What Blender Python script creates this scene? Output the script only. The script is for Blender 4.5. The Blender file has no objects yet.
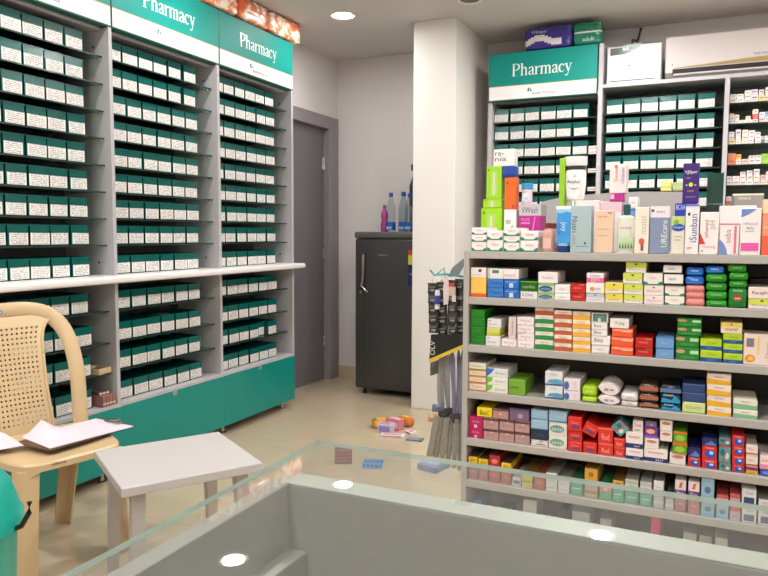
import bpy, bmesh, math, random
from mathutils import Vector, Matrix
random.seed(7)
SC = bpy.context.scene
COL = SC.collection
PI = math.pi

# ---------------------------------------------------------------- camera model
F = 695.9
YAW, PIT, ROL, H = 0.43294, 0.07829, -0.00406, 1.25
_cy, _sy, _cp, _sp = math.cos(YAW), math.sin(YAW), math.cos(PIT), math.sin(PIT)
FW = Vector((-_sy*_cp, _cy*_cp, -_sp)); RT0 = Vector((_cy, _sy, 0)); DN0 = FW.cross(RT0)
RT = math.cos(ROL)*RT0 + math.sin(ROL)*DN0
DN = -math.sin(ROL)*RT0 + math.cos(ROL)*DN0
CAM = Vector((0, 0, H))
def ray(x, y): return RT*((x-384)/F) + DN*((y-288)/F) + FW
def onZ(x, y, z): d = ray(x, y); return CAM + d*((z-H)/d.z)
def onY(x, y, Y): d = ray(x, y); return CAM + d*(Y/d.y)
def onX(x, y, X): d = ray(x, y); return CAM + d*(X/d.x)

# ---------------------------------------------------------------- materials
def lin(c):
    return tuple(((v/255)/12.92 if v/255 <= .04045 else ((v/255+.055)/1.055)**2.4) for v in c) + (1,)
_M = {}
def mat(c, rough=.5, metal=0, spec=.5, key=None, noise=0, nscale=20, emit=0, bump=0, coat=0):
    k = (tuple(c), rough, metal, spec, noise, nscale, emit, bump, coat)
    if k in _M: return _M[k]
    m = bpy.data.materials.new('material'); m.use_nodes = True
    nt = m.node_tree; p = nt.nodes['Principled BSDF']
    p.inputs['Base Color'].default_value = lin(c); p.inputs['Roughness'].default_value = rough
    p.inputs['Metallic'].default_value = metal; p.inputs['Specular IOR Level'].default_value = spec
    p.inputs['Coat Weight'].default_value = coat
    if emit:
        p.inputs['Emission Color'].default_value = lin(c); p.inputs['Emission Strength'].default_value = emit
    if noise or bump:
        tc = nt.nodes.new('ShaderNodeTexCoord'); n = nt.nodes.new('ShaderNodeTexNoise')
        n.inputs['Scale'].default_value = nscale; n.inputs['Detail'].default_value = 5
        nt.links.new(tc.outputs['Object'], n.inputs['Vector'])
        if noise:
            mx = nt.nodes.new('ShaderNodeMix'); mx.data_type = 'RGBA'
            L = lin(c)
            mx.inputs[6].default_value = tuple(max(0, v*(1-noise)) for v in L[:3])+(1,)
            mx.inputs[7].default_value = tuple(min(1, v*(1+noise)) for v in L[:3])+(1,)
            nt.links.new(n.outputs['Fac'], mx.inputs[0]); nt.links.new(mx.outputs[2], p.inputs['Base Color'])
        if bump:
            b = nt.nodes.new('ShaderNodeBump'); b.inputs['Strength'].default_value = bump; b.inputs['Distance'].default_value = .002
            nt.links.new(n.outputs['Fac'], b.inputs['Height']); nt.links.new(b.outputs['Normal'], p.inputs['Normal'])
    _M[k] = m; return m

def glass_mat(tint, ior=1.5, extra=0.0, rough=0.0, dust=0.0):
    m = bpy.data.materials.new('glass'); m.use_nodes = True; nt = m.node_tree; nt.nodes.clear()
    o = nt.nodes.new('ShaderNodeOutputMaterial'); t = nt.nodes.new('ShaderNodeBsdfTransparent'); g = nt.nodes.new('ShaderNodeBsdfGlossy')
    t.inputs['Color'].default_value = tuple(tint)+(1,); g.inputs['Roughness'].default_value = rough
    ge = nt.nodes.new('ShaderNodeNewGeometry'); dp = nt.nodes.new('ShaderNodeVectorMath'); dp.operation = 'DOT_PRODUCT'
    nt.links.new(ge.outputs['Normal'], dp.inputs[0]); nt.links.new(ge.outputs['Incoming'], dp.inputs[1])
    def mt(op, a_, b_):
        n = nt.nodes.new('ShaderNodeMath'); n.operation = op; n.use_clamp = op == 'MULTIPLY_ADD' and False
        for i_, v_ in enumerate((a_, b_)):
            if hasattr(v_, 'is_linked'): nt.links.new(v_, n.inputs[i_])
            else: n.inputs[i_].default_value = v_
        return n.outputs[0]
    f0 = ((ior-1)/(ior+1))**2+extra
    c_ = mt('SUBTRACT', 1.0, mt('ABSOLUTE', dp.outputs['Value'], 0)); c5 = mt('POWER', c_, 5.0)
    fr_ = mt('ADD', mt('MULTIPLY', c5, 1-f0), f0)
    mx = nt.nodes.new('ShaderNodeMixShader'); nt.links.new(fr_, mx.inputs[0])
    nt.links.new(t.outputs[0], mx.inputs[1]); nt.links.new(g.outputs[0], mx.inputs[2])
    if dust:
        df = nt.nodes.new('ShaderNodeBsdfDiffuse'); df.inputs['Color'].default_value = (.8, .8, .78, 1)
        m2 = nt.nodes.new('ShaderNodeMixShader'); tc = nt.nodes.new('ShaderNodeTexCoord')
        wv = nt.nodes.new('ShaderNodeTexNoise'); wv.inputs['Scale'].default_value = 55; wv.inputs['Detail'].default_value = 8; wv.inputs['Distortion'].default_value = 3
        nt.links.new(tc.outputs['Object'], wv.inputs[0])
        nt.links.new(mt('MULTIPLY', wv.outputs['Fac'], dust*2), m2.inputs[0])
        nt.links.new(mx.outputs[0], m2.inputs[1]); nt.links.new(df.outputs[0], m2.inputs[2]); nt.links.new(m2.outputs[0], o.inputs[0])
    else: nt.links.new(mx.outputs[0], o.inputs[0])
    return m
GL_COUNTER = glass_mat((.955, .97, .955), 1.5, dust=.03)
GL_SHELF = glass_mat((.62, .72, .66), 1.45)
GL_CLEAR = glass_mat((.86, .9, .92), 1.3, .04, .05)
GL_BLUE = glass_mat((.72, .82, .92), 1.3, .05, .05)
GL_EDGE = mat((186, 200, 188), .2, noise=.2, nscale=40)
GL_EDGE2 = mat((38, 58, 50), .25)

def label_mat(dark=(146, 143, 142), base=(232, 230, 224), rows=7.0):
    """printed paper label: broken lines of small print"""
    m = bpy.data.materials.new('label_print'); m.use_nodes = True; nt = m.node_tree; p = nt.nodes['Principled BSDF']
    p.inputs['Roughness'].default_value = .5
    tc = nt.nodes.new('ShaderNodeTexCoord'); sp = nt.nodes.new('ShaderNodeSeparateXYZ'); oi = nt.nodes.new('ShaderNodeObjectInfo')
    nt.links.new(tc.outputs['Object'], sp.inputs[0])
    def math_(op, a, b=None):
        n = nt.nodes.new('ShaderNodeMath'); n.operation = op
        for i, v in enumerate((a, b)):
            if v is None: continue
            if hasattr(v, 'is_linked'): nt.links.new(v, n.inputs[i])
            else: n.inputs[i].default_value = v
        return n.outputs[0]
    zz = math_('MULTIPLY', sp.outputs['Z'], 1/.0078)
    fr = math_('FRACT', zz); line = math_('LESS_THAN', fr, .5)
    row = math_('FLOOR', zz)
    cb = nt.nodes.new('ShaderNodeCombineXYZ')
    xs = math_('MULTIPLY', sp.outputs['X'], 260.)
    nt.links.new(xs, cb.inputs[0]); r7 = math_('MULTIPLY', row, 7.3); nt.links.new(r7, cb.inputs[1])
    rz = math_('MULTIPLY', oi.outputs['Random'], 50.); nt.links.new(rz, cb.inputs[2])
    n = nt.nodes.new('ShaderNodeTexNoise'); n.inputs['Scale'].default_value = 1.; n.inputs['Detail'].default_value = 1
    nt.links.new(cb.outputs[0], n.inputs['Vector'])
    word = math_('GREATER_THAN', n.outputs['Fac'], .47)
    ax = math_('ABSOLUTE', sp.outputs['X']); inx = math_('LESS_THAN', ax, .041)
    f = math_('MULTIPLY', math_('MULTIPLY', line, word), inx)
    mx = nt.nodes.new('ShaderNodeMix'); mx.data_type = 'RGBA'
    mx.inputs[6].default_value = lin(base); mx.inputs[7].default_value = lin(dark)
    nt.links.new(f, mx.inputs[0]); nt.links.new(mx.outputs[2], p.inputs['Base Color'])
    return m
LABEL = label_mat()

TEAL = mat((8, 136, 126), .3, noise=.05, nscale=4)
TEALBIN = mat((3, 92, 86), .22, noise=.12, nscale=14)
GREYLAM = mat((182, 180, 182), .38, noise=.03, nscale=60)
DARKBACK = mat((78, 78, 77), .45, noise=.05, nscale=30)
WHITELAM = mat((232, 228, 226), .3)
WHITE = mat((240, 238, 234), .4)
BLACK = mat((18, 18, 19), .4)
CHROME = mat((200, 200, 200), .2, metal=1)
CREAM = mat((202, 176, 134), .33, noise=.03, nscale=6)

# ---------------------------------------------------------------- mesh builder
_T = {}
def text_geo(s):
    """outline of a word as flat triangles, width normalised to 1"""
    if s in _T: return _T[s]
    cu = bpy.data.curves.new('word', 'FONT'); cu.body = s; cu.size = 1; cu.resolution_u = 2
    ob = bpy.data.objects.new('word', cu); COL.objects.link(ob)
    dg = bpy.context.evaluated_depsgraph_get(); dg.update()
    me = bpy.data.meshes.new_from_object(ob.evaluated_get(dg))
    vs = [v.co.copy() for v in me.vertices]; fs = [tuple(p.vertices) for p in me.polygons]
    bpy.data.objects.remove(ob); bpy.data.curves.remove(cu); bpy.data.meshes.remove(me)
    x0 = min(v.x for v in vs); x1 = max(v.x for v in vs); y0 = min(v.y for v in vs); y1 = max(v.y for v in vs)
    w = x1-x0
    vs = [((v.x-x0)/w-.5, (v.y-(y0+y1)/2)/w) for v in vs]
    _T[s] = (vs, fs, (y1-y0)/w); return _T[s]

class MB:
    def __init__(s): s.v = []; s.f = []; s.m = []; s.mats = []
    def mi(s, m):
        if m not in s.mats: s.mats.append(m)
        return s.mats.index(m)
    def add(s, vs, fs, m, M=None):
        o = len(s.v); k = s.mi(m)
        for v in vs: s.v.append(M @ Vector(v) if M else Vector(v))
        for f in fs: s.f.append(tuple(i+o for i in f)); s.m.append(k)
        return s
    def box(s, a, b, m, bev=0, seg=1, M=None):
        if not bev:
            x0, y0, z0 = a; x1, y1, z1 = b
            vs = [(x0,y0,z0),(x1,y0,z0),(x1,y1,z0),(x0,y1,z0),(x0,y0,z1),(x1,y0,z1),(x1,y1,z1),(x0,y1,z1)]
            return s.add(vs, [(0,3,2,1),(4,5,6,7),(0,1,5,4),(1,2,6,5),(2,3,7,6),(3,0,4,7)], m, M)
        bm = bmesh.new(); bmesh.ops.create_cube(bm, size=1)
        c = [(a[i]+b[i])/2 for i in range(3)]; d = [abs(b[i]-a[i]) for i in range(3)]
        for v in bm.verts: v.co = Vector((c[0]+v.co.x*d[0], c[1]+v.co.y*d[1], c[2]+v.co.z*d[2]))
        bmesh.ops.bevel(bm, geom=list(bm.edges), offset=min(bev, min(d)*.49), segments=seg, profile=.5, affect='EDGES')
        return s.bm(bm, m, M)
    def bm(s, bm, m, M=None):
        bm.verts.index_update(); vs = [v.co.copy() for v in bm.verts]; fs = [tuple(v.index for v in f.verts) for f in bm.faces]
        bm.free(); return s.add(vs, fs, m, M)
    def prism(s, pts, z0, z1, m, M=None):
        n = len(pts)
        vs = [(x, y, z0) for x, y in pts]+[(x, y, z1) for x, y in pts]
        fs = [tuple(reversed(range(n))), tuple(range(n, 2*n))]+[(i, (i+1) % n, n+(i+1) % n, n+i) for i in range(n)]
        return s.add(vs, fs, m, M)
    def lathe(s, prof, m, c=(0, 0, 0), n=20, sx=1, sy=1, M=None):
        vs = []; fs = []
        for r, z in prof:
            for i in range(n):
                a = 2*PI*i/n; vs.append((c[0]+r*sx*math.cos(a), c[1]+r*sy*math.sin(a), c[2]+z))
        for j in range(len(prof)-1):
            for i in range(n):
                fs.append((j*n+i, j*n+(i+1) % n, (j+1)*n+(i+1) % n, (j+1)*n+i))
        fs.append(tuple(reversed(range(n)))); fs.append(tuple(range((len(prof)-1)*n, len(prof)*n)))
        return s.add(vs, fs, m, M)
    def tube(s, pts, r, m, n=8, rb=None, up=Vector((0, 0, 1)), cap=True):
        """sweep an ellipse (r across, rb along 'up') along pts"""
        pts = [Vector(p) for p in pts]; N = len(pts)
        rs = r if isinstance(r, (list, tuple)) else [r]*N
        rbs = (rb if isinstance(rb, (list, tuple)) else [rb]*N) if rb else rs
        vs = []; fs = []
        for i, p in enumerate(pts):
            t = (pts[min(i+1, N-1)]-pts[max(i-1, 0)]).normalized()
            u = up if abs(t.dot(up)) < .95 else Vector((1, 0, 0))
            a = t.cross(u).normalized(); b = a.cross(t).normalized()
            for k in range(n):
                th = 2*PI*k/n; vs.append(p+a*rs[i]*math.cos(th)+b*rbs[i]*math.sin(th))
        for i in range(N-1):
            for k in range(n): fs.append((i*n+k, i*n+(k+1) % n, (i+1)*n+(k+1) % n, (i+1)*n+k))
        if cap: fs.append(tuple(reversed(range(n)))); fs.append(tuple(range((N-1)*n, N*n)))
        return s.add(vs, fs, m)
    def quad(s, pts, m, M=None): return s.add(pts, [tuple(range(len(pts)))], m, M)
    def word(s, t, cx, cz, w, m, y=0, h=None, vert=False, M=None):
        """word on the plane facing local -Y"""
        vs, fs, asp = text_geo(t); k = w
        kh = (h/asp) if h else w
        out = []
        for a, b in vs:
            px, pz = a*k, b*kh
            if vert: px, pz = (-pz, px) if vert == 1 else (pz, -px)
            out.append((cx+px, y, cz+pz))
        return s.add(out, fs, m, M)
    def build(s, name, parent=None, loc=(0, 0, 0), rz=0, smooth=False):
        me = bpy.data.meshes.new(name); me.from_pydata([tuple(v) for v in s.v], [], s.f)
        for m in s.mats: me.materials.append(m)
        me.polygons.foreach_set('material_index', s.m)
        if smooth:
            me.polygons.foreach_set('use_smooth', [True]*len(s.f))
        me.update()
        if smooth: me.set_sharp_from_angle(angle=math.radians(35))
        o = bpy.data.objects.new(name, me); COL.objects.link(o)
        o.location = loc; o.rotation_euler = (0, 0, rz)
        if parent: o.parent = parent
        return o

def tag(o, label, cat, group=None):
    o['label'] = label; o['category'] = cat
    if group: o['group'] = group
    return o
def struct(o): o['kind'] = 'structure'; return o
def empty(name, label, cat, loc=(0, 0, 0), rz=0, group=None):
    o = bpy.data.objects.new(name, None); COL.objects.link(o); o.location = loc; o.rotation_euler = (0, 0, rz)
    o.empty_display_size = .05
    return tag(o, label, cat, group)
ORD = ['zeroth','first','second','third','fourth','fifth','sixth','seventh','eighth','ninth','tenth','eleventh','twelfth','thirteenth',
       'fourteenth','fifteenth','sixteenth','seventeenth','eighteenth','nineteenth','twentieth','twenty-first','twenty-second','twenty-third','twenty-fourth','twenty-fifth','twenty-sixth']

# ================================================================ THE ROOM
XL, XR, YB, YF, ZC = -2.89, 1.9, 5.3, -2.6, 2.70
WALL = mat((224, 219, 217), .6, noise=.025, nscale=2.2, bump=.15)
CEIL = mat((210, 205, 201), .75, noise=.02, nscale=2)
def floor_mat():
    m = bpy.data.materials.new('floor_tiles'); m.use_nodes = True; nt = m.node_tree; p = nt.nodes['Principled BSDF']
    tc = nt.nodes.new('ShaderNodeTexCoord'); mp = nt.nodes.new('ShaderNodeMapping'); mp.inputs['Location'].default_value = (.22, .13, 0)
    br = nt.nodes.new('ShaderNodeTexBrick'); br.offset = 0
    br.inputs['Scale'].default_value = 1; br.inputs['Brick Width'].default_value = .6; br.inputs['Row Height'].default_value = .6
    br.inputs['Mortar Size'].default_value = .0016; br.inputs['Mortar Smooth'].default_value = .3
    br.inputs['Color1'].default_value = lin((206, 188, 160)); br.inputs['Color2'].default_value = lin((201, 183, 154))
    br.inputs['Mortar'].default_value = lin((176, 158, 132))
    nt.links.new(tc.outputs['Object'], mp.inputs[0]); nt.links.new(mp.outputs[0], br.inputs[0])
    n = nt.nodes.new('ShaderNodeTexNoise'); n.inputs['Scale'].default_value = 7; n.inputs['Detail'].default_value = 6
    nt.links.new(tc.outputs['Object'], n.inputs[0])
    mx = nt.nodes.new('ShaderNodeMix'); mx.data_type = 'RGBA'; mx.blend_type = 'MULTIPLY'; mx.inputs[0].default_value = .22
    nt.links.new(br.outputs[0], mx.inputs[6]); nt.links.new(n.outputs[1], mx.inputs[7])
    nt.links.new(mx.outputs[2], p.inputs['Base Color']); p.inputs['Roughness'].default_value = .17
    return m
struct(MB().box((XL-.3, YF-.1, -.1), (XR+.1, YB+.2, 0), floor_mat()).build('floor'))
struct(MB().box((XL-.3, YF-.1, ZC), (XR+.1, YB+.2, ZC+.1), CEIL).build('ceiling'))
# left wall : door opening between Y 4.62 and 5.2, the part behind the cabinets a little further back
DY0, DY1, DZ = 4.42, 5.13, 2.115
w = MB()
w.box((XL-.25, YF-.1, 0), (XL-.11, 4.36, ZC), WALL)
w.box((XL-.25, 4.36, 0), (XL, DY0-.0, ZC), WALL)
w.box((XL-.25, DY1, 0), (XL, YB, ZC), WALL)
w.box((XL-.25, DY0, DZ), (XL, DY1, ZC), WALL)
struct(w.build('wall_left'))
struct(MB().box((XL-.25, YB, 0), (XR+.1, YB+.12, ZC), WALL).build('wall_back'))
struct(MB().box((XR, YF, 0), (XR+.1, YB, ZC), WALL).build('wall_right'))
struct(MB().box((XL-.25, YF-.1, 0), (XR+.1, YF, ZC), WALL).build('wall_front'))
struct(MB().box((-1.885, 4.55, 0), (-1.575, YB, ZC), mat((233, 229, 223), .55, noise=.02, nscale=2, bump=.15), bev=.004).build('trim_1'))
SK = mat((196, 180, 152), .3)
struct(MB().box((XL, YB-.012, 0), (-1.885, YB, .1), SK).build('baseboard_back'))
struct(MB().box((-1.575, YB-.012, 0), (-1.46, YB, .1), SK).build('baseboard_pillar'))
# door
FRM = mat((140, 134, 138), .4); DOORM = mat((112, 108, 112), .38, noise=.04, nscale=3)
fr = MB()
fr.box((XL-.12, DY1-.003, 0), (XL+.014, DY1+.16, DZ+.1), FRM, bev=.004)
fr.box((XL-.12, DY0-.06, 0), (XL+.014, DY0+.003, DZ+.1), FRM, bev=.004)
fr.box((XL-.12, DY0, DZ-.003), (XL+.0138, DY1, DZ+.0998), FRM, bev=.004)
struct(fr.build('trim_2'))
d = struct(MB().box((XL-.075, DY0+.004, .012), (XL-.04, DY1-.006, DZ-.006), DOORM, bev=.002).build('door_1'))
for z in (.33, 1.08, 1.83):
    MB().box((XL-.04, DY1-.03, z-.05), (XL-.037, DY1-.004, z+.05), CHROME).lathe([(.007, -.055), (.007, .055)], CHROME, (XL-.032, DY1-.011, z), 10).build('hinge', d)

# ================================================================ DOWNLIGHTS
def downlight(x, y, lab, on=True):
    em = (62.0 if x < -2 and y > 1 else 150.0)
    t = empty('ceiling_downlight', lab, 'light', (x, y, ZC), group='round recessed ceiling downlights')
    MB().lathe([(.066, -.001), (.085, -.001), (.085, -.006), (.078, -.01), (.066, -.006)], mat((235, 232, 228), .4), n=32).build('rim', t)
    MB().lathe([(.064, -.002), (.064, -.005), (.05, -.0075)], mat((255, 252, 250), .4, emit=em) if on else mat((90, 88, 86), .3), n=32).build('diffuser', t)
EM = 110.0
for x, y, l in ((-2.25, 4.2, 'lit round downlight in the ceiling in front of the grey door'),
                (-2.25, 2.95, 'lit round downlight over the middle teal-signed cabinet on the left'),
                (-2.25, 1.7, 'lit round downlight above the plastic chair'),
                (-.5, 4.12, 'lit round downlight before the right-hand pharmacy sign'),
                (-.5, 2.9, 'added out-of-view downlight above the aisle, evening out the light'),  # unseen lamp added on the grid to spread the room light more evenly
                (-2.25, .45, 'lit round downlight nearest the front on the left side'),
                (-.5, 1.2, 'lit round downlight over the glass counter'),
                (-.5, -.9, 'lit round downlight behind the counter edge'),
                (1.1, 4.12, 'lit round downlight in the far right of the ceiling'),
                (1.1, 1.9, 'lit round downlight at the right above the product shelving'),
                (1.1, -.9, 'lit round downlight near the front on the right side')):
    downlight(x, y, l)
p = onZ(470, -1, ZC); downlight(p.x, p.y, 'unlit dark downlight in the ceiling right of the pillar', False)

# ================================================================ SERIF LETTERING
def glyphs():
    R = lambda a, b, c, d_: ('r', a, b, c, d_)
    S = lambda pts, ws: ('s', pts, ws)
    arch = lambda o: [S([(o+.17, .50), (o+.24, .60), (o+.34, .64), (o+.43, .60), (o+.465, .50), (o+.465, .0)], [.03, .06, .08, .11, .125, .125]), R(o+.35, 0, o+.59, .04)]
    g = {}
    g['P'] = (.72, [R(.09, 0, .23, 1), R(0, 0, .33, .045), R(0, .955, .24, 1), S([(.2, .975), (.36, .975), (.5, .93), (.59, .83), (.6, .7), (.55, .57), (.44, .49), (.2, .47)], [.045, .05, .09, .13, .14, .12, .07, .04])])
    g['h'] = (.64, [R(.06, 0, .19, 1), R(0, 0, .25, .04), R(-.01, .96, .19, 1)]+arch(.0))
    g['a'] = (.52, [S([(.08, .49), (.11, .58), (.2, .64), (.31, .62), (.365, .52), (.37, .12), (.42, .04), (.5, .07)], [.1, .09, .05, .08, .12, .12, .08, .03]),
                   S([(.36, .39), (.22, .34), (.1, .25), (.07, .14), (.13, .05), (.24, .04), (.36, .14)], [.03, .06, .09, .12, .1, .06, .03])])
    g['r'] = (.44, [R(.06, 0, .19, .66), R(0, 0, .27, .04), R(-.01, .62, .19, .66), S([(.18, .45), (.25, .57), (.36, .61), (.41, .58)], [.03, .06, .11, .1])])
    g['m'] = (.94, [R(.06, 0, .19, .66), R(0, 0, .25, .04), R(-.01, .62, .19, .66)]+arch(0)+arch(.305))
    g['c'] = (.49, [S([(.43, .5), (.36, .6), (.25, .64), (.13, .56), (.07, .4), (.08, .2), (.17, .07), (.3, .03), (.44, .13)], [.1, .08, .045, .1, .13, .13, .1, .05, .03])])
    g['y'] = (.58, [S([(.1, .64), (.31, .06)], [.13, .12]), S([(.48, .64), (.26, -.14), (.17, -.25), (.06, -.24)], [.045, .045, .06, .1]), R(0, .62, .23, .66), R(.38, .62, .58, .66)])
    return g
GLY = glyphs()
def serif_word(mb, t, cx, cz, cap, m, y):
    wtot = sum(GLY[c][0] for c in t)*cap; x = cx-wtot/2
    for c in t:
        adv, parts = GLY[c]
        for pt in parts:
            if pt[0] == 'r':
                _, a, b, c_, d_ = pt
                mb.quad([(x+a*cap, y, cz+b*cap), (x+c_*cap, y, cz+b*cap), (x+c_*cap, y, cz+d_*cap), (x+a*cap, y, cz+d_*cap)], m)
            else:
                P = [Vector(q) for q in pt[1]]; W = pt[2]; L = []; Rr = []
                # smooth the stroke
                PP = []; WW = []
                for i in range(len(P)-1):
                    p0 = P[max(i-1, 0)]; p1 = P[i]; p2 = P[i+1]; p3 = P[min(i+2, len(P)-1)]
                    st = 3 if len(P) > 2 else 1
                    for k in range(st):
                        u = k/st
                        if len(P) > 2 and (p2-p1).length < .3:
                            q = .5*((2*p1)+(p2-p0)*u+(2*p0-5*p1+4*p2-p3)*u*u+(3*p1-p0-3*p2+p3)*u**3)
                        else: q = p1.lerp(p2, u)
                        PP.append(q); WW.append(W[i]*(1-u)+W[i+1]*u)
                PP.append(P[-1]); WW.append(W[-1])
                vs = []
                for i, q in enumerate(PP):
                    t_ = (PP[min(i+1, len(PP)-1)]-PP[max(i-1, 0)]).normalized(); nn = Vector((-t_.y, t_.x))
                    for sgn in (1, -1):
                        e = q+nn*WW[i]/2*sgn; vs.append((x+e.x*cap, y, cz+e.y*cap))
                mb.add(vs, [(2*i, 2*i+1, 2*i+3, 2*i+2) for i in range(len(PP)-1)], m)
        x += adv*cap

SIGNT = mat((8, 140, 130), .5, spec=.3, noise=.03, nscale=3); SIGNW = mat((240, 238, 236), .4, spec=.3); SIGNG = mat((6, 88, 74), .35)
LET = mat((236, 246, 242), .3); ORL = mat((214, 158, 92), .4)
def make_sign(w_, h_, parent, loc, rz, sc=1.0):
    """sign box, front facing local -Y, origin at bottom left front"""
    s = MB(); s.box((0, 0, 0), (w_, .05, h_), SIGNG, bev=.003)
    e = .006; y = -.0012; hs = h_*.315
    s.quad([(e, y, hs), (w_-e, y, hs), (w_-e, y, h_-.004), (e, y, h_-.004)], SIGNT)
    s.quad([(e, y, e*1.6), (w_-e, y, e*1.6), (w_-e, y, hs-.004), (e, y, hs-.004)], SIGNW)
    s.quad([(e, y, hs-.004), (w_-e, y, hs-.004), (w_-e, y, hs), (e, y, hs)], ORL)
    o = s.build('sign_board', parent, loc, rz)
    t = MB(); serif_word(t, 'Pharmacy', w_*.5, h_*.50, h_*.258, LET, -.0022)
    a = t.build('lettering', o)
    g = MB(); cx = w_*.5; cz = hs*.48; MG = mat((20, 120, 110), .4); MK = mat((70, 80, 84), .4)
    g.word('Apollo Pharmacy', cx+.022, cz-.012, w_*.225, MK, -.0022)
    lx = cx-w_*.105
    g.add([(lx-.016, -.0024, cz+.004), (lx+.016, -.0024, cz+.004), (lx+.012, -.0024, cz+.016), (lx, -.0024, cz+.03), (lx-.014, -.0024, cz+.026)], [(0, 1, 2, 3, 4)], MG)
    g.box((lx-.003, -.0028, cz+.006), (lx+.003, -.0024, cz+.022), SIGNW)
    g.build('emblem', o)
    return o

# ================================================================ MEDICINE BINS
BW, BH, BD = .105, .094, .23
def make_bin(tall=BH, lw=.096):
    t = bpy.data.objects.new('medicine_bin', None); COL.objects.link(t); t.empty_display_size = .03
    b = MB(); th = .0025; hw = BW/2
    b.box((-hw, 0, 0), (hw, BD, th), TEALBIN)
    b.box((-hw, 0, 0), (hw, th, tall), TEALBIN); b.box((-hw, BD-th, 0), (hw, BD, tall), TEALBIN)
    b.box((-hw, 0, 0), (-hw+th, BD, tall), TEALBIN); b.box((hw-th, 0, 0), (hw, BD, tall), TEALBIN)
    b.box((-hw-.001, -.003, tall-.006), (hw+.001, .004, tall), TEALBIN)
    b.build('bin_body', t)
    l = MB(); l.box((-lw/2, -.0022, -.026), (lw/2, -.0006, .026), LABEL)
    lo = l.build('label_card', t, (0, 0, .031))
    return t
PROTO_BIN = make_bin()
_first = [True]
def place_bin(loc, rz, label, group, lsc=1.0, lrot=0.0, ldx=0.0):
    if _first[0]: t = PROTO_BIN; kids = list(t.children); _first[0] = False
    else:
        t = PROTO_BIN.copy(); COL.objects.link(t); kids = []
        for ch in PROTO_BIN.children:
            c = ch.copy(); COL.objects.link(c); c.parent = t; kids.append(c)
    t.location = loc; t.rotation_euler = (0, 0, rz); tag(t, label, 'bin', group)
    for k in kids:
        if k.name.startswith('label_card'):
            k.rotation_euler = (0, lrot, 0); k.location = (ldx, 0, .031); k.scale = (lsc, 1, 1)

# contents glimpsed in the lower bins : short blister strips standing in one bin
def strips(x, y, z, lab):
    t = MB()
    for i in range(4):
        t.box((x-.05, y-.03+i*.018, z), (x+.045, y-.0285+i*.018, z+.026), mat((190, 192, 196), .2, metal=.8))
    tag(t.build('blister_strips'), lab, 'blister strips', 'silver strips poking out of lower bins')

# ================================================================ LEFT CABINETS
XP = -2.649     # front of the posts
XBIN = -2.715
XBK = -2.985
posts = (1.746, 2.568, 3.389, 4.198)
ph = .022
shelf_up = [1.06+.1299*k-.0 for k in range(9)]
def zsc(z): return H+(z-H)*1.019
UP = [zsc(1.19+.1277*k) for k in range(8)]      # glass shelves above the ledge
LOW = [.86, .70, .552]                            # glass shelves below the ledge
BAYN = ('left-hand', 'middle', 'far')
WT0, WT1 = 1.003, 1.038
SIGNZ0, SIGNZ1 = 2.235, 2.557
for b in range(3):
    y0, y1 = posts[b], posts[b+1]
    t = empty('pharmacy_cabinet', ('tall grey cabinet with teal sign, nearest the plastic chair', 'tall grey cabinet with teal sign, middle of the three on the left',
              'tall grey cabinet with teal sign, beside the grey door')[b], 'cabinet', (XP, (y0+y1)/2, 0), group='tall grey cabinets along the left wall')
    def L(v): return (v[0]-XP, v[1]-(y0+y1)/2, v[2])
    def bx(name, a, c, m, bev=.001, par=None):
        return MB().box(L(a), L(c), m, bev=bev).build(name, par or t)
    bx('side_panel', (XBK, y1-ph/2, .06), (XP, y1+ph/2-.0005, SIGNZ0), GREYLAM)
    if b == 0: bx('side_panel', (XBK, y0-ph/2, .06), (XP, y0+ph/2, SIGNZ0), GREYLAM)
    ya, yb = y0+ph/2, y1-ph/2
    bx('back_panel', (XBK, ya, .06), (XBK+.008, yb, SIGNZ0), DARKBACK, 0)
    bx('top_box', (XBK, ya, SIGNZ0-.012), (XP-.052, yb+ph-.001, SIGNZ1-.01), GREYLAM)
    bx('bottom_shelf', (XBK+.008, ya, .375), (XP, yb, .393), GREYLAM)
    sh = MB()
    for z in UP+LOW:
        g = MB(); g.box(L((XBK+.01, ya+.001, z-.006)), L((XP-.045, yb-.001, z)), GL_SHELF)
        g.box(L((XP-.045, ya+.001, z-.007)), L((XP-.042, yb-.001, z)), GL_EDGE2)
        for yy in (ya+.006, yb-.006): g.lathe([(.004, -.014), (.004, -.006)], CHROME, L((XP-.07, yy, z)), 8)
        g.build('glass_shelf', t)
    for z in (2.15, 1.10):
        MB().lathe([(.006, 0), (.006, .0015)], BLACK, (0, 0, 0), 10, M=Matrix.Translation(L((XP-.1, yb, z))) @ Matrix.Rotation(PI/2, 4, 'X')).build('screw_cap', t)
    dr = MB(); dr.box(L((XP-.02, y0+.0115 if b else y0-.01, .062)), L((XP+.001, y1+.0100, .374)), TEAL, bev=.002)
    dr.box(L((XBK, ya, .062)), L((XP-.02, yb, .075)), GREYLAM)
    do = dr.build('base_panel', t)
    cyc = (y0+y1)/2-.01
    MB().lathe([(.017, 0), (.017, .003), (.012, .004)], mat((170, 176, 174), .35, metal=.6), (0, 0, 0), 20, M=Matrix.Translation(L((XP+.001, cyc, .365))) @ Matrix.Rotation(PI/2, 4, 'Y')).build('round_pull', do)
    for yy in (y0+.07, y1-.07):
        MB().lathe([(.022, 0), (.022, .006), (.011, .01), (.011, .055), (.018, .062)], CHROME, L((XP-.06, yy, 0)), 14).build('foot', t)
    make_sign(y1-y0-.001, SIGNZ1-SIGNZ0, t, L((XP, y0+ph/2, SIGNZ0)), PI/2)
wt = MB(); wt.box((XBK+.01, posts[0]-.05, WT0), (-2.575, 4.25, WT1), WHITELAM, bev=.012, seg=3)
tag(wt.build('worktop'), 'long white ledge running across all three left cabinets', 'worktop')

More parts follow.
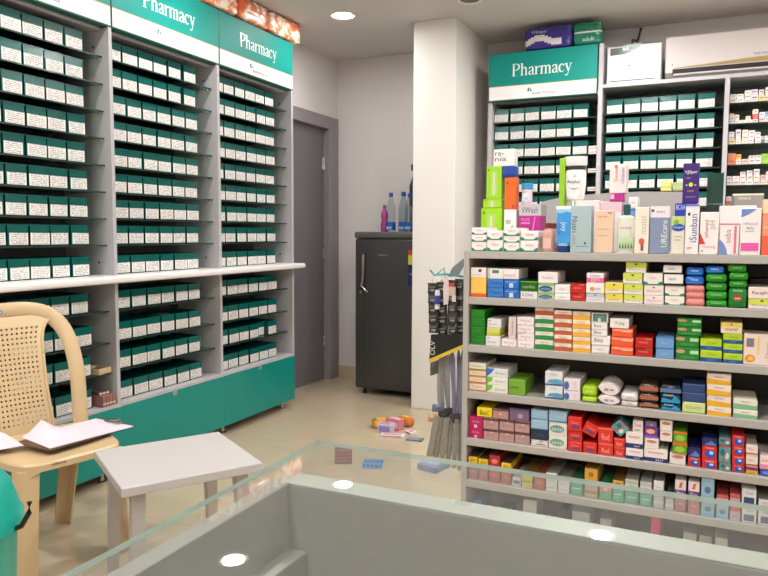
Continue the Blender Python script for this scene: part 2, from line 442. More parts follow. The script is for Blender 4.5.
gap = (.088, .1, .108)
for b in range(3):
    y1 = posts[b+1]-ph/2
    nb = 6 if b else 5
    for r, z in enumerate([UP[7-i] for i in range(8)]+[WT1]):
        e = y1-gap[b]-random.uniform(0, .012)
        for i in range(nb):
            yy = e-BW/2-i*.1095 - (.016 if (b == 1 and r in (0, 1) and i > 0) else 0) - random.uniform(0, .003)
            place_bin((XBIN+(-.0 if r < 8 else .0)+random.uniform(-.004, .002), yy, z+.0004), PI/2,
                      f'teal bin, {ORD[i+1]} from right, {ORD[r+1]} row down, {BAYN[b]} left-wall cabinet',
                      'teal medicine bins in the left-wall cabinets', random.uniform(.93, 1.03), random.uniform(-.015, .015), random.uniform(-.003, .003))
    nb = 6 if b else 4
    for r, z in enumerate(LOW+[.393]):
        e = y1-(.108 if b else .10)-random.uniform(0, .018)
        for i in range(nb):
            yy = e-BW/2-i*.1095-random.uniform(0, .003)
            dx = -.03 if (b == 2 and r == 2 and i == 1) else 0
            place_bin((XBIN+.012+dx+random.uniform(-.004, .004), yy, z+.0004), PI/2,
                      f'teal bin under the ledge, {ORD[i+1]} from right, {ORD[r+1]} row down, {BAYN[b]} left cabinet',
                      'teal medicine bins below the ledge', random.uniform(.93, 1.03), random.uniform(-.015, .015), random.uniform(-.003, .003))
strips(XBIN-.06, 3.0, .70+.072, 'silver blister strips on bins in middle left cabinet, second row under ledge')
# things at the right end of the lower shelves of the first cabinet
cb = MB(); M1 = mat((206, 184, 142), .5)
yb_ = onX(88, 365, -2.74)
cb.box((-.05, -.04, 0), (.05, .04, .004), M1); cb.box((-.05, -.045, 0), (-.046, .045, .03), M1); cb.box((.046, -.045, 0), (.05, .045, .03), M1)
cb.box((-.05, -.045, 0), (.05, -.041, .03), M1); cb.box((-.05, .041, 0), (.05, .045, .03), M1); cb.box((-.03, -.03, .004), (.03, .03, .022), mat((120, 80, 60), .5))
tag(cb.build('tan_tray', None, (-2.725, 2.502, LOW[2]+.0005), .1), 'small open tan tray right of bins, behind the plastic chair back', 'tray')
for i in range(3):
    for j in range(4):
        m = MB(); m.box((-.009, -.05, 0), (.009, .05, .055), mat((150, 104, 96), .4, noise=.2, nscale=80), bev=.001)
        m.box((-.0088, -.0506, .012), (.0088, -.05, .02), mat((210, 196, 186), .5)); m.box((.009, -.045, .02), (.0096, .045, .035), mat((220, 205, 195), .5))
        if i == 0: tag(m.build('slim_carton', None, (-2.70, 2.474+j*.0205, .3935), PI/2),
            f'slim maroon carton, {ORD[j+1]} from left in the low row beside the bins', 'carton', 'slim maroon cartons at cabinet bottom')
for j in range(3):
    m = MB(); m.box((-.009, -.045, 0), (.009, .045, .018), mat((96, 70, 70), .4), bev=.001); m.box((-.0085, -.0456, .004), (.0085, -.045, .014), mat((215, 205, 195), .5))
    tag(m.build('slim_carton', None, (-2.72, 2.475+j*.0215, .449), PI/2), f'short dark carton, {ORD[j+1]} from left on top of the maroon cartons', 'carton', 'short dark cartons on maroon cartons')

# ================================================================ PILLOW PACKS ON TOP
def pillow_pack(name, l, d_, h, mats, label, loc, rz, cat='pack', group=None, n=18, words=()):
    """plastic wrapped pack: rounded box with wrinkles, patches of print in its film"""
    bm = bmesh.new(); bmesh.ops.create_cube(bm, size=1)
    bmesh.ops.subdivide_edges(bm, edges=list(bm.edges), cuts=13, use_grid_fill=True)
    for v in bm.verts:
        c = v.co; q = Vector((abs(c.x)*2, abs(c.y)*2, abs(c.z)*2)); p_ = 9
        nn = (q.x**p_+q.y**p_+q.z**p_)**(1/p_); c *= (1/max(nn, .001))*max(q.x, q.y, q.z)**1
        wv = 1+.03*math.sin(c.x*31+c.z*17)+.025*math.sin(c.y*23+c.z*29)
        v.co = Vector((c.x*l, c.y*d_*wv, (c.z*wv+.5)*h))
    z0 = min(v.co.z for v in bm.verts)
    for v in bm.verts: v.co.z -= z0
    mb = MB(); bm.verts.index_update()
    vs = [v.co.copy() for v in bm.verts]
    for f in bm.faces:
        c = f.calc_center_median(); mb.mi(mats(c.x/l, c.y/d_, c.z/h))
        mb.f.append(tuple(v.index for v in f.verts)); mb.m.append(mb.mi(mats(c.x/l, c.y/d_, c.z/h)))
    mb.v = vs; bm.free()
    o = mb.build(name, None, loc, rz, smooth=True); tag(o, label, cat, group)
    if words:
        t = MB()
        for (s_, cx, cz, w_, m_) in words: t.word(s_, cx*l, cz*h, w_*l, m_, -d_/2-.004)
        t.build('pack_print', o)
    return o
def film_mat():
    m = bpy.data.materials.new('orange_film'); m.use_nodes = True; nt = m.node_tree; p = nt.nodes['Principled BSDF']
    tc = nt.nodes.new('ShaderNodeTexCoord'); n = nt.nodes.new('ShaderNodeTexNoise'); n.inputs['Scale'].default_value = 11; n.inputs['Detail'].default_value = 2; n.inputs['Distortion'].default_value = 1.2
    oi = nt.nodes.new('ShaderNodeObjectInfo'); va = nt.nodes.new('ShaderNodeVectorMath'); va.operation = 'ADD'
    nt.links.new(tc.outputs['Object'], va.inputs[0]); nt.links.new(oi.outputs['Location'], va.inputs[1]); nt.links.new(va.outputs[0], n.inputs[0])
    r = nt.nodes.new('ShaderNodeValToRGB'); e = r.color_ramp.elements
    e[0].position = .40; e[0].color = lin((242, 112, 70)); e[1].position = .60; e[1].color = lin((252, 236, 222))
    q = e.new(.50); q.color = lin((248, 146, 96)); q = e.new(.55); q.color = lin((250, 204, 168))
    nt.links.new(n.outputs['Fac'], r.inputs[0]); nt.links.new(r.outputs[0], p.inputs['Base Color']); p.inputs['Roughness'].default_value = .28; p.inputs['Coat Weight'].default_value = .4
    return m
FILM = film_mat()
OR_, OW_, OR2 = mat((238, 112, 66), .25, coat=.3), mat((244, 214, 190), .25, coat=.3), mat((226, 84, 48), .25, coat=.3)
def om(x, y, z):
    return FILM
WT_ = mat((250, 240, 228), .4)
for i, (yc, l, w_) in enumerate(((3.42, .29, 'top of the middle cabinet'), (3.735, .30, 'between the other two packs'), (4.095, .38, 'nearest the grey door'))):
    pillow_pack('orange_pack', l, .155, .132, om, ('orange and white plastic pack on cabinet top, farthest from the door', 'orange and white plastic pack on cabinet top, middle of three',
        'orange and white plastic pack on cabinet top, nearest the door')[i], (-2.70, yc, SIGNZ1+.0005), PI/2, 'pack', 'orange plastic packs on top of the left cabinets')

# ================================================================ BACK WALL CABINETS
YP = 4.9; YBIN = 4.958; YBK = 5.255
rp = (-1.437, -.68, .083, .845)
RS = [[2.045-.125*k for k in range(6)], [2.055-.125*k for k in range(6)], [2.074-.128*k for k in range(6)]]
for b in range(3):
    x0, x1 = rp[b], rp[b+1]
    top = 2.181 if b == 0 else 2.222
    t = empty('pharmacy_cabinet', ('grey back-wall cabinet under the teal sign beside the pillar', 'grey back-wall cabinet of teal bins below the inverter box',
              'grey back-wall cabinet of small medicine boxes at far right')[b], 'cabinet', ((x0+x1)/2, YP, 0), group='grey cabinets along the back wall')
    def L(v): return (v[0]-(x0+x1)/2, v[1]-YP, v[2])
    def bx(name, a, c, m, bev=.001): return MB().box(L(a), L(c), m, bev=bev).build(name, t)
    if b == 0: bx('side_panel', (x0-.014, YP, .06), (x0+.014, YBK, 2.5), GREYLAM)
    bx('side_panel', (x1-.014, YP, .06), (x1+.014, YBK, 2.515 if b == 0 else top), GREYLAM)
    xa, xb = x0+.014, x1-.014
    bx('back_panel', (xa, YBK-.008, .06), (xb, YBK, top), mat((104, 106, 102), .45), 0)
    bx('top_board', (xa+.0005, YP+.0, top-.0), (xb+(.028 if b else 0), YBK, top+.024), GREYLAM)
    for z in RS[b]:
        g = MB(); g.box(L((xa+.001, YP+.045, z-.006)), L((xb-.001, YBK-.01, z)), GL_SHELF)
        g.box(L((xa+.001, YP+.042, z-.007)), L((xb-.001, YP+.045, z)), GL_EDGE2); g.build('glass_shelf', t)
    bx('ledge', (xa, YP-.06, 1.003), (xb, YBK-.01, 1.038), WHITELAM, .006)
    bx('base_panel', (xa+.0005, YP-.002, .062), (xb+.0275, YP+.016, .374), TEAL)
    bx('bottom_shelf', (xa, YP+.017, .062), (xb, YBK, .08), GREYLAM)
    if b == 0:
        make_sign(x1-x0-.01, .33, t, L((x0-.008, YP-.02, 2.181)), 0)
        bx('sign_box', (xa, YP+.032, 2.206), (xb, YBK, 2.49), mat((12, 60, 52), .5))
for b in range(2):
    for r, z in enumerate(RS[b]):
        s0 = rp[b]+.014+(.003 if b == 0 else .02)
        for i in range(6):
            xx = s0+BW/2+i*.1105+random.uniform(0, .004)+(.006 if i == 5 and b else 0)
            if b == 1 and r == 1: xx += .0
            place_bin((xx, YBIN+random.uniform(-.004, .004), z+.0004), 0,
                      f'teal bin on back wall, {ORD[i+1]} from left, {ORD[r+1]} row down, ' + ('signed cabinet' if b == 0 else 'cabinet under inverter'),
                      'teal medicine bins in the back-wall cabinets', random.uniform(.92, 1.02), random.uniform(-.03, .03), random.uniform(-.003, .003))
SPC = mat((232, 228, 222), .5)
for k, (r, zh, hh) in enumerate(((2, .052, 2), (3, .03, 1), (4, .036, 1))):
    for q in range(hh):
        m = MB(); m.box((-.028, 0, 0), (.028, .1, .027), SPC, bev=.001); m.box((-.025, -.0006, .01), (.025, 0, .015), mat((170, 90, 80), .5))
        tag(m.build('small_carton', None, (-.726, YP+.05, RS[0][r]+.0005+q*.0275)),
            ('lower white carton right of the bins, third row of signed cabinet', 'single white carton right of the bins, fourth row of signed cabinet', 'single white carton right of the bins, fifth row of signed cabinet')[k] if q == 0
            else 'upper white carton right of the bins, third row of signed cabinet', 'carton')
# small medicine boxes, third back cabinet
random.seed(11)
WPAL = [(236, 228, 224), (230, 220, 220), (226, 216, 206), (238, 232, 228), (222, 206, 210), (232, 224, 200)]
def tinybox(x0, x1, z0, h, c, lab, rot=0, strip=None, y=4.955, d_=.09):
    m = MB(); w_ = x1-x0
    m.box((-w_/2, 0, 0), (w_/2, d_, h), mat(c, .5), bev=.0012)
    s = strip or random.choice([(150, 90, 100), (110, 110, 150), (170, 150, 140), (120, 120, 120)])
    m.box((-w_*.33, -.0006, h*.5), (w_*.33, 0, h*.68), mat(s, .5)); m.box((-w_*.33, -.0006, h*.25), (w_*.2, 0, h*.33), mat((180, 170, 165), .5))
    o = m.build('small_medicine_box', None, ((x0+x1)/2, y, z0+.0004)); o.rotation_euler = (0, rot, 0)
    if rot: o.location.z += abs(math.sin(rot))*w_/2
    tag(o, lab, 'box', 'small medicine boxes in the far right cabinet')
rows = [
 [[(.033,.028,0),(.033,.026,0)],[(.044,.028,'c'),(.04,.024,0)],[(.033,.018,0),(.033,.027,0),(.033,.026,0)],[(.04,.045,0),(.035,.03,(214,200,222))],[(.035,.038,(238,214,120)),(.028,.033,0)],[(.03,.036,0),(.028,.046,0)],[(.035,.04,0),(.03,.03,0)],[(.04,.035,0)]],
 [[(.027,.022,0),(.027,.02,0),(.027,.02,0)],[(.03,.02,0),(.026,.034,0)],[(.03,.02,0)],[(.035,.02,0),(.026,.022,0)],[(.03,.022,0),(.034,.03,(214,80,66)),(.03,.028,0)],[(.03,.03,0),(.03,.03,0)],[(.036,.03,0),(.034,.032,(140,176,216))],[(.03,.03,0)]],
 [[(.038,.03,(240,226,170)),(.033,.02,0),(.032,.026,0)],[(.034,.02,0),(.03,.02,0),(.028,.05,0)],[(.034,.022,0),(.034,.03,0),(.034,.034,0)],[(.03,.03,0),(.034,.02,0),(.034,.03,0)],[(.034,.022,0),(.034,.022,0),(.03,.024,0)],[(.016,.022,(100,110,150)),(.016,.02,0)],[(.036,.022,0),(.036,.022,0)],[(.035,.03,0),(.03,.03,0)]],
 [[(.046,.036,(226,138,92)),(.046,.036,(226,130,84))],[(.03,.034,0),(.028,.03,(240,172,70))],[(.038,.034,(224,190,184))],[(.034,.036,0),(.032,.018,0)],[(.03,.034,0),(.03,.02,0)],[(.036,.062,(140,206,50))],[(.03,.04,0)],[(.03,.03,0)]],
 [[(.03,.028,0),(.028,.028,0)],[(.042,.028,0),(.04,.028,0)],[(.034,.028,0),(.03,.034,0),(.028,.02,0)],[(.036,.028,0),(.034,.034,0),(.03,.026,0)],[(.036,.026,0),(.034,.034,0),(.032,.036,0)],[(.03,.026,0),(.03,.034,(226,170,170))],[(.03,.03,0),(.03,.05,0)],[(.03,.04,0)]],
 [[(.03,.03,(200,120,100)),(.03,.028,0)],[(.03,.028,(216,150,130)),(.028,.026,0)],[(.034,.03,0)],[(.034,.03,0)]],
]
for r, row in enumerate(rows):
    x = .102
    for s, st in enumerate(row):
        z = RS[2][r]; wm = max(a[0] for a in st)
        for k, (w_, h_, c) in enumerate(st):
            cc = random.choice(WPAL) if c in (0, 'c') else c
            rot = 0
            tinybox(x, x+w_, z, h_, cc, f'small medicine box, {ORD[k+1]} up in {ORD[s+1]} stack, {ORD[r+1]} row, far right cabinet', rot)
            z += h_+.0006
        x += wm+.002

# on the cabinet tops -----------------------------------------------------------
PB, PW = mat((52, 42, 130), .22, coat=.4), mat((222, 214, 216), .22, coat=.4)
def pm(x, y, z):
    if y < -.2 and x < .28 and .28 < z+.12*math.sin(x*9) < .58: return PW
    return PB
ztop = 2.511
pillow_pack('purple_pack', .325, .17, .15, pm, 'dark purple and white plastic pack on top of the right sign', (-1.035, 4.975, ztop+.0006), 0, 'pack', None,
            words=(('Whisper', -.18, .78, .34, mat((190, 186, 220), .4)),))
GM, GW2 = mat((24, 118, 92), .22, coat=.4), mat((200, 220, 208), .25, coat=.4)
def gm_(x, y, z): return GW2 if (y < -.2 and .52 < z < .62) else GM
pillow_pack('green_pack', .185, .17, .15, gm_, 'green plastic pack beside the purple pack on right sign', (-.774, 4.975, ztop+.0006), 0, 'pack', None,
            words=(('adult', .05, .25, .4, mat((200, 225, 214), .4)),))
# inverter box
iv = empty('inverter_box', 'white inverter box with green lights on the back-wall cabinet', 'inverter', (-.478, 4.955, 2.2465))
b_ = MB(); b_.box((-.172, 0, .008), (.168, .2, .25), mat((208, 206, 208), .35), bev=.006, seg=2); b_.build('case', iv)
MB().box((-.15, -.0008, .02), (.135, 0, .026), mat((60, 60, 66), .4)).build('vent_slot', iv)
pn = MB(); pn.add([(-.152, -.0012, .205), (-.152, -.0012, .238), (.05, -.0012, .246), (.0, -.0012, .215), (-.06, -.0012, .196), (-.152, -.0012, .192)], [(0, 1, 2, 3, 4, 5)], mat((46, 62, 50), .3)); pn.build('display_panel', iv)
for xx in (-.065, -.045): MB().box((xx-.005, -.002, .222), (xx+.005, -.0013, .234), mat((120, 255, 170), .3, emit=3)).build('indicator_light', iv)
MB().lathe([(.005, 0), (.005, .002)], BLACK, (0, 0, 0), 10, M=Matrix.Translation((-.03, 0, .12)) @ Matrix.Rotation(PI/2, 4, 'X')).build('knob', iv)
lg = MB(); lg.word('smart+', .09, .225, .09, mat((110, 110, 120), .4), -.001); lg.build('maker_mark', iv)
for sx in (-.14, .14):
    for sy in (.03, .17): MB().lathe([(.01, 0), (.008, .009)], BLACK, (sx, sy, 0), 10).build('foot', iv)
jb = MB(); jb.box((-.06, 0, 0), (.06, .06, .03), mat((206, 204, 190), .5), bev=.003)
tag(jb.build('junction_box', None, (-.49, 5.04, 2.497)), 'small cream plastic box on top of the inverter', 'box')
cbp = onY(629, 50, 5.09)
tag(MB().tube([(-.505, 5.07, 2.5275), (-.502, 5.08, 2.56), (-.49, 5.275, 2.6), (-.47, 5.29, 2.69)], .009, mat((66, 58, 50), .5), 8).build('power_cable'), 'dark cable rising from the inverter to the ceiling', 'cable')
# air conditioner
ac = empty('air_conditioner', 'white wall air conditioner with a gold strip above back cabinets', 'air conditioner', (-.29, 5.05, 2.27))
prof = [(0, .045), (-.006, .27), (.03, .285), (.248, .285), (.248, .01), (.09, .0), (.05, .012)]
bd = MB(); n = len(prof); W_ = .95
bd.add([(0, y, z) for y, z in prof]+[(W_, y, z) for y, z in prof], [tuple(range(n)), tuple(reversed(range(n, 2*n)))]+[(i, i+n, (i+1) % n+n, (i+1) % n) for i in range(n)], mat((222, 212, 208), .35))
bd.build('casing', ac)
gs = MB(); gs.add([(.05, -.0048, .072), (W_*.5, -.0068, .095), (W_*.9, -.0068, .112), (W_*.9, -.0035, .07), (W_*.5, -.0035, .07), (.05, -.003, .07)], [(0, 1, 4, 5), (1, 2, 3, 4)], mat((190, 164, 112), .3, metal=.3)); gs.build('gold_strip', ac)
MB().box((.045, -.0065, .034), (W_-.045, .03, .064), mat((34, 28, 26), .6)).build('air_outlet', ac)
MB().box((.05, -.012, .022), (W_-.05, .012, .034), mat((206, 198, 194), .35), bev=.002).build('flap', ac)
MB().box((.04, -.0075, .09), (.046, -.006, .097), mat((60, 60, 60), .5)).build('sensor', ac)
lg = MB(); lg.word('VOLTAS', .555, .118, .075, mat((40, 50, 140), .4), -.0095); lg.build('maker_mark', ac)

# ================================================================ FRIDGE
fg = empty('refrigerator', 'dark grey single-door refrigerator behind the white pillar', 'refrigerator', (-2.455, 4.774, 0))
FD = mat((74, 72, 72), .3, metal=.35, noise=.05, nscale=3); FD2 = mat((92, 90, 90), .35, metal=.3)
MB().box((0, .06, .045), (.55, .5, 1.235), FD2, bev=.006).build('cabinet_body', fg)
MB().box((0, 0, .05), (.55, .055, 1.21), FD, bev=.018, seg=4).build('door', fg, smooth=True)
MB().box((-.004, -.004, 1.212), (.554, .5, 1.262), mat((88, 86, 85), .35), bev=.012, seg=3).build('top_cover', fg, smooth=True)
hd = MB(); hd.tube([(.085, -.004, 1.10), (.085, -.028, 1.09), (.083, -.03, .93), (.075, -.03, .86), (.058, -.026, .84), (.055, -.002, .835)], .009, CHROME, 8, rb=.012)
hd.tube([(.072, -.025, .85), (.1, -.024, .82), (.115, -.01, .80)], .007, CHROME, 8); hd.build('handle', fg, smooth=True)
MB().lathe([(.011, 0), (.011, .006), (.008, .008)], CHROME, (0, 0, 0), 14, M=Matrix.Translation((.05, 0, .80)) @ Matrix.Rotation(PI/2, 4, 'X')).build('lock', fg)
MB().box((.078, -.0008, .06), (.082, .0, 1.2), mat((46, 46, 46), .4)).build('door_groove', fg)
bdg = MB(); bdg.word('Whirlpool', .235, 1.085, .075, mat((190, 190, 192), .3, metal=.6), -.0012); bdg.build('maker_mark', fg)
en = MB(); en.box((.445, -.0015, .86), (.53, -.0002, 1.13), mat((30, 34, 90), .4)); en.box((.446, -.002, 1.02), (.529, -.0014, 1.09), mat((222, 214, 60), .4)); en.box((.446, -.002, 1.09), (.529, -.0014, 1.128), mat((196, 60, 50), .4))
en.word('5 STAR', .487, .95, .06, mat((230, 230, 230), .5), -.0022); en.build('energy_label', fg)
for sx in (.06, .49):
    for sy in (.06, .44): MB().lathe([(.018, 0), (.018, .02), (.012, .025), (.012, .05)], BLACK, (sx, sy, 0), 12).build('foot', fg)
# bottles on the fridge
BL = mat((40, 90, 170), .3); CAPB = mat((44, 78, 160), .4)
def water_bottle(x, y, lab, h=.30, r=.036, tint=GL_CLEAR):
    t = empty('water_bottle', lab, 'bottle', (x, y, 1.2625), group='plastic water bottles on the fridge')
    k = h/.30
    MB().lathe([(r*.9, 0), (r, .006), (r, .06), (r*.93, .075), (r, .09), (r, .17*k), (r*.9, .2*k), (r*.55, .245*k), (.013, .265*k), (.013, .28*k)], tint, n=20).build('bottle_body', t, smooth=True)
    MB().lathe([(r+.0008, .012), (r+.0008, .075*k)], BL, n=20).box((-.022, -r-.0016, .02), (.022, -r+.001, .04), mat((150, 180, 220), .4)).build('wrap_label', t)
    MB().lathe([(.0155, .268*k), (.0155, .3*k-.003), (.013, .3*k)], CAPB, n=16).build('cap', t)
    return t
water_bottle(-2.222, 4.93, 'clear water bottle with blue cap, next to the pink bottle')
water_bottle(-2.17, 5.06, 'clear water bottle with blue cap, behind the other two', .31)
water_bottle(-2.12, 4.93, 'clear water bottle with blue cap, closest to the pillar edge', .305)
t = empty('pink_bottle', 'pink plastic bottle with a narrow neck at left on fridge', 'bottle', (-2.29, 4.96, 1.2625))
PK = mat((170, 62, 130), .25, coat=.3)
MB().lathe([(.026, 0), (.03, .01), (.029, .06), (.024, .09), (.028, .12), (.024, .15), (.012, .175), (.01, .185)], PK, n=20).build('bottle_body', t, smooth=True)
MB().lathe([(.0125, .184), (.0125, .205), (.01, .208)], mat((130, 40, 110), .4), n=14).build('cap', t)
water_bottle(-2.045, 4.88, 'clear water bottle with blue cap, cut off by the pillar edge', .29)
t = empty('vacuum_flask', 'tall dark flask half hidden behind the pillar edge', 'flask', (-2.072, 5.1, 1.2625))
MB().lathe([(.06, 0), (.062, .01), (.062, .3), (.055, .36), (.036, .42)], mat((150, 150, 152), .3, metal=.5), n=24).build('flask_body', t, smooth=True)
MB().lathe([(.063, .2), (.0635, .36), (.04, .43)], mat((52, 48, 50), .4), n=24).build('sleeve', t, smooth=True)
MB().lathe([(.03, .42), (.03, .47), (.05, .48), (.052, .52), (.03, .535)], BLACK, n=20).build('lid', t, smooth=True)

# ================================================================ PRODUCT SHELVING
YS = 2.2; SX0, SX1 = -.7262, .262
SZ = [1.193, 1.042, .882, .7255, .5645, .421, .27, .11]
SHM = mat((176, 172, 166), .35, noise=.03, nscale=40)
su = empty('product_shelving', 'low grey open shelving stacked with boxed products behind the counter', 'shelving', ((SX0+SX1)/2, YS, 0))
def LS(v): return (v[0]-(SX0+SX1)/2, v[1]-YS, v[2])
SD = .34
MB().box(LS((SX0, YS-.001, 0)), LS((SX0+.018, YS+SD, 1.193)), SHM, bev=.001).build('side_panel', su)
MB().box(LS((SX1, YS-.001, 0)), LS((SX1+.018, YS+SD, 1.193)), SHM, bev=.001).build('side_panel', su)
MB().box(LS((SX0+.018, YS+SD-.006, .05)), LS((SX1, YS+SD, 1.17)), mat((112, 105, 98), .5)).build('back_panel', su)
for z in SZ: MB().box(LS((SX0+.0181, YS, z-.024)), LS((SX1-.0001, YS+SD-.0062, z)), SHM, bev=.0015).build('shelf_board', su)

def C(c, r=.42): return mat(c, r)
INK = (70, 74, 80)
class Sty: pass
def carton(name, w_, h_, d_, base, dec, label, loc, rot=0, cat='carton', group=None, soft=False, rz=0):
    m = MB()
    if soft == 'oval':
        n = 24; pts = []
        for i in range(n):
            ca = 1-i/6 if i <= 12 else -1+(i-12)/6; sg_ = 1 if i <= 12 else -1
            pts.append((w_/2*ca, h_/2+h_/2*max(0, 1-ca*ca)**.75*sg_-ca*h_*.12))
        zmn = min(z for x, z in pts); pts = [(x, z-zmn) for x, z in pts]
        vs = [(x, 0, z) for x, z in pts]+[(x, d_, z) for x, z in pts]
        vs += [(x*.9, -.004, h_/2+(z-h_/2)*.9) for x, z in pts]
        m.add(vs, [(i, (i+1) % n, n+(i+1) % n, n+i) for i in range(n)]+[tuple(range(n, 2*n))]+[(2*n+i, 2*n+(i+1) % n, (i+1) % n, i) for i in range(n)]+[tuple(range(2*n, 3*n))[::-1]], C(base))
        yf = -.0045
    elif soft:
        m.box((-w_/2, 0, 0), (w_/2, d_, h_), C(base, .25), bev=min(h_*.38, .009), seg=3); yf = -.0004
    else:
        m.box((-w_/2, 0, 0), (w_/2, d_, h_), C(base), bev=.0016); yf = -.0003
    k = 0
    for q in dec:
        k += 1; y = yf-.00022*k; T = q[0]; mm = C(q[-1]) if T != 't' and T != 'v' else C(q[-1])
        X = lambda u: (u-.5)*w_
        Z = lambda u: u*h_
        if T == 'b':      # band right round
            m.quad([(X(.0), y, Z(q[1])), (X(1), y, Z(q[1])), (X(1), y, Z(q[2])), (X(.0), y, Z(q[2]))], mm)
            if not soft:
                xs = w_/2-y+yf+.0003
                m.quad([(xs, 0.001, Z(q[1])), (xs, d_, Z(q[1])), (xs, d_, Z(q[2])), (xs, 0.001, Z(q[2]))], mm)
        elif T == 'r': m.quad([(X(q[1]), y, Z(q[2])), (X(q[3]), y, Z(q[2])), (X(q[3]), y, Z(q[4])), (X(q[1]), y, Z(q[4]))], mm)
        elif T == 'p': m.add([(X(a), y, Z(b)) for a, b in q[1]], [tuple(range(len(q[1])))], mm)
        elif T == 'e':
            n = 18; m.add([(X(q[1])+q[3]*w_*math.cos(2*PI*i/n), y, Z(q[2])+q[4]*h_*math.sin(2*PI*i/n)) for i in range(n)], [tuple(range(n))], mm)
        elif T == 't':
            asp = text_geo(q[1])[2]; ww = min(q[4]*w_, .62*h_/asp); hh_ = (q[5]*h_ if len(q) > 6 else None)
            if hh_: ww = q[4]*w_
            room = 2*min(Z(q[3]), h_-Z(q[3]))*.94
            if hh_ is None and asp*ww > room: ww = room/asp
            m.word(q[1], X(q[2]), Z(q[3]), ww, mm, y, h=hh_)
        elif T == 'w': m.word(q[1], X(q[2]), Z(q[3]), q[4]*h_, mm, y, vert=-1)
        elif T == 'v': m.word(q[1], X(q[2]), Z(q[3]), q[4]*h_, mm, y, vert=True)
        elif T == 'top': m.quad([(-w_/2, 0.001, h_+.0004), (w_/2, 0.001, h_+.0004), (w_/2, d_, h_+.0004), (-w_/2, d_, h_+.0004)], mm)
    o = m.build(name, None, loc, rz, smooth=bool(soft)); o.rotation_euler = (0, rot, rz)
    return tag(o, label, cat, group)

W1 = (240, 234, 230); CR = (238, 226, 206)
GRN = (34, 134, 92)
def wave(c=GRN): return [('p', [(0, 0), (1, 0), (1, .38), (.86, .3), (.74, .12), (.26, .12), (.14, .3), (0, .38)], c), ('t', 'lulicon', .52, .62, .42, .26, (190, 120, 120))]
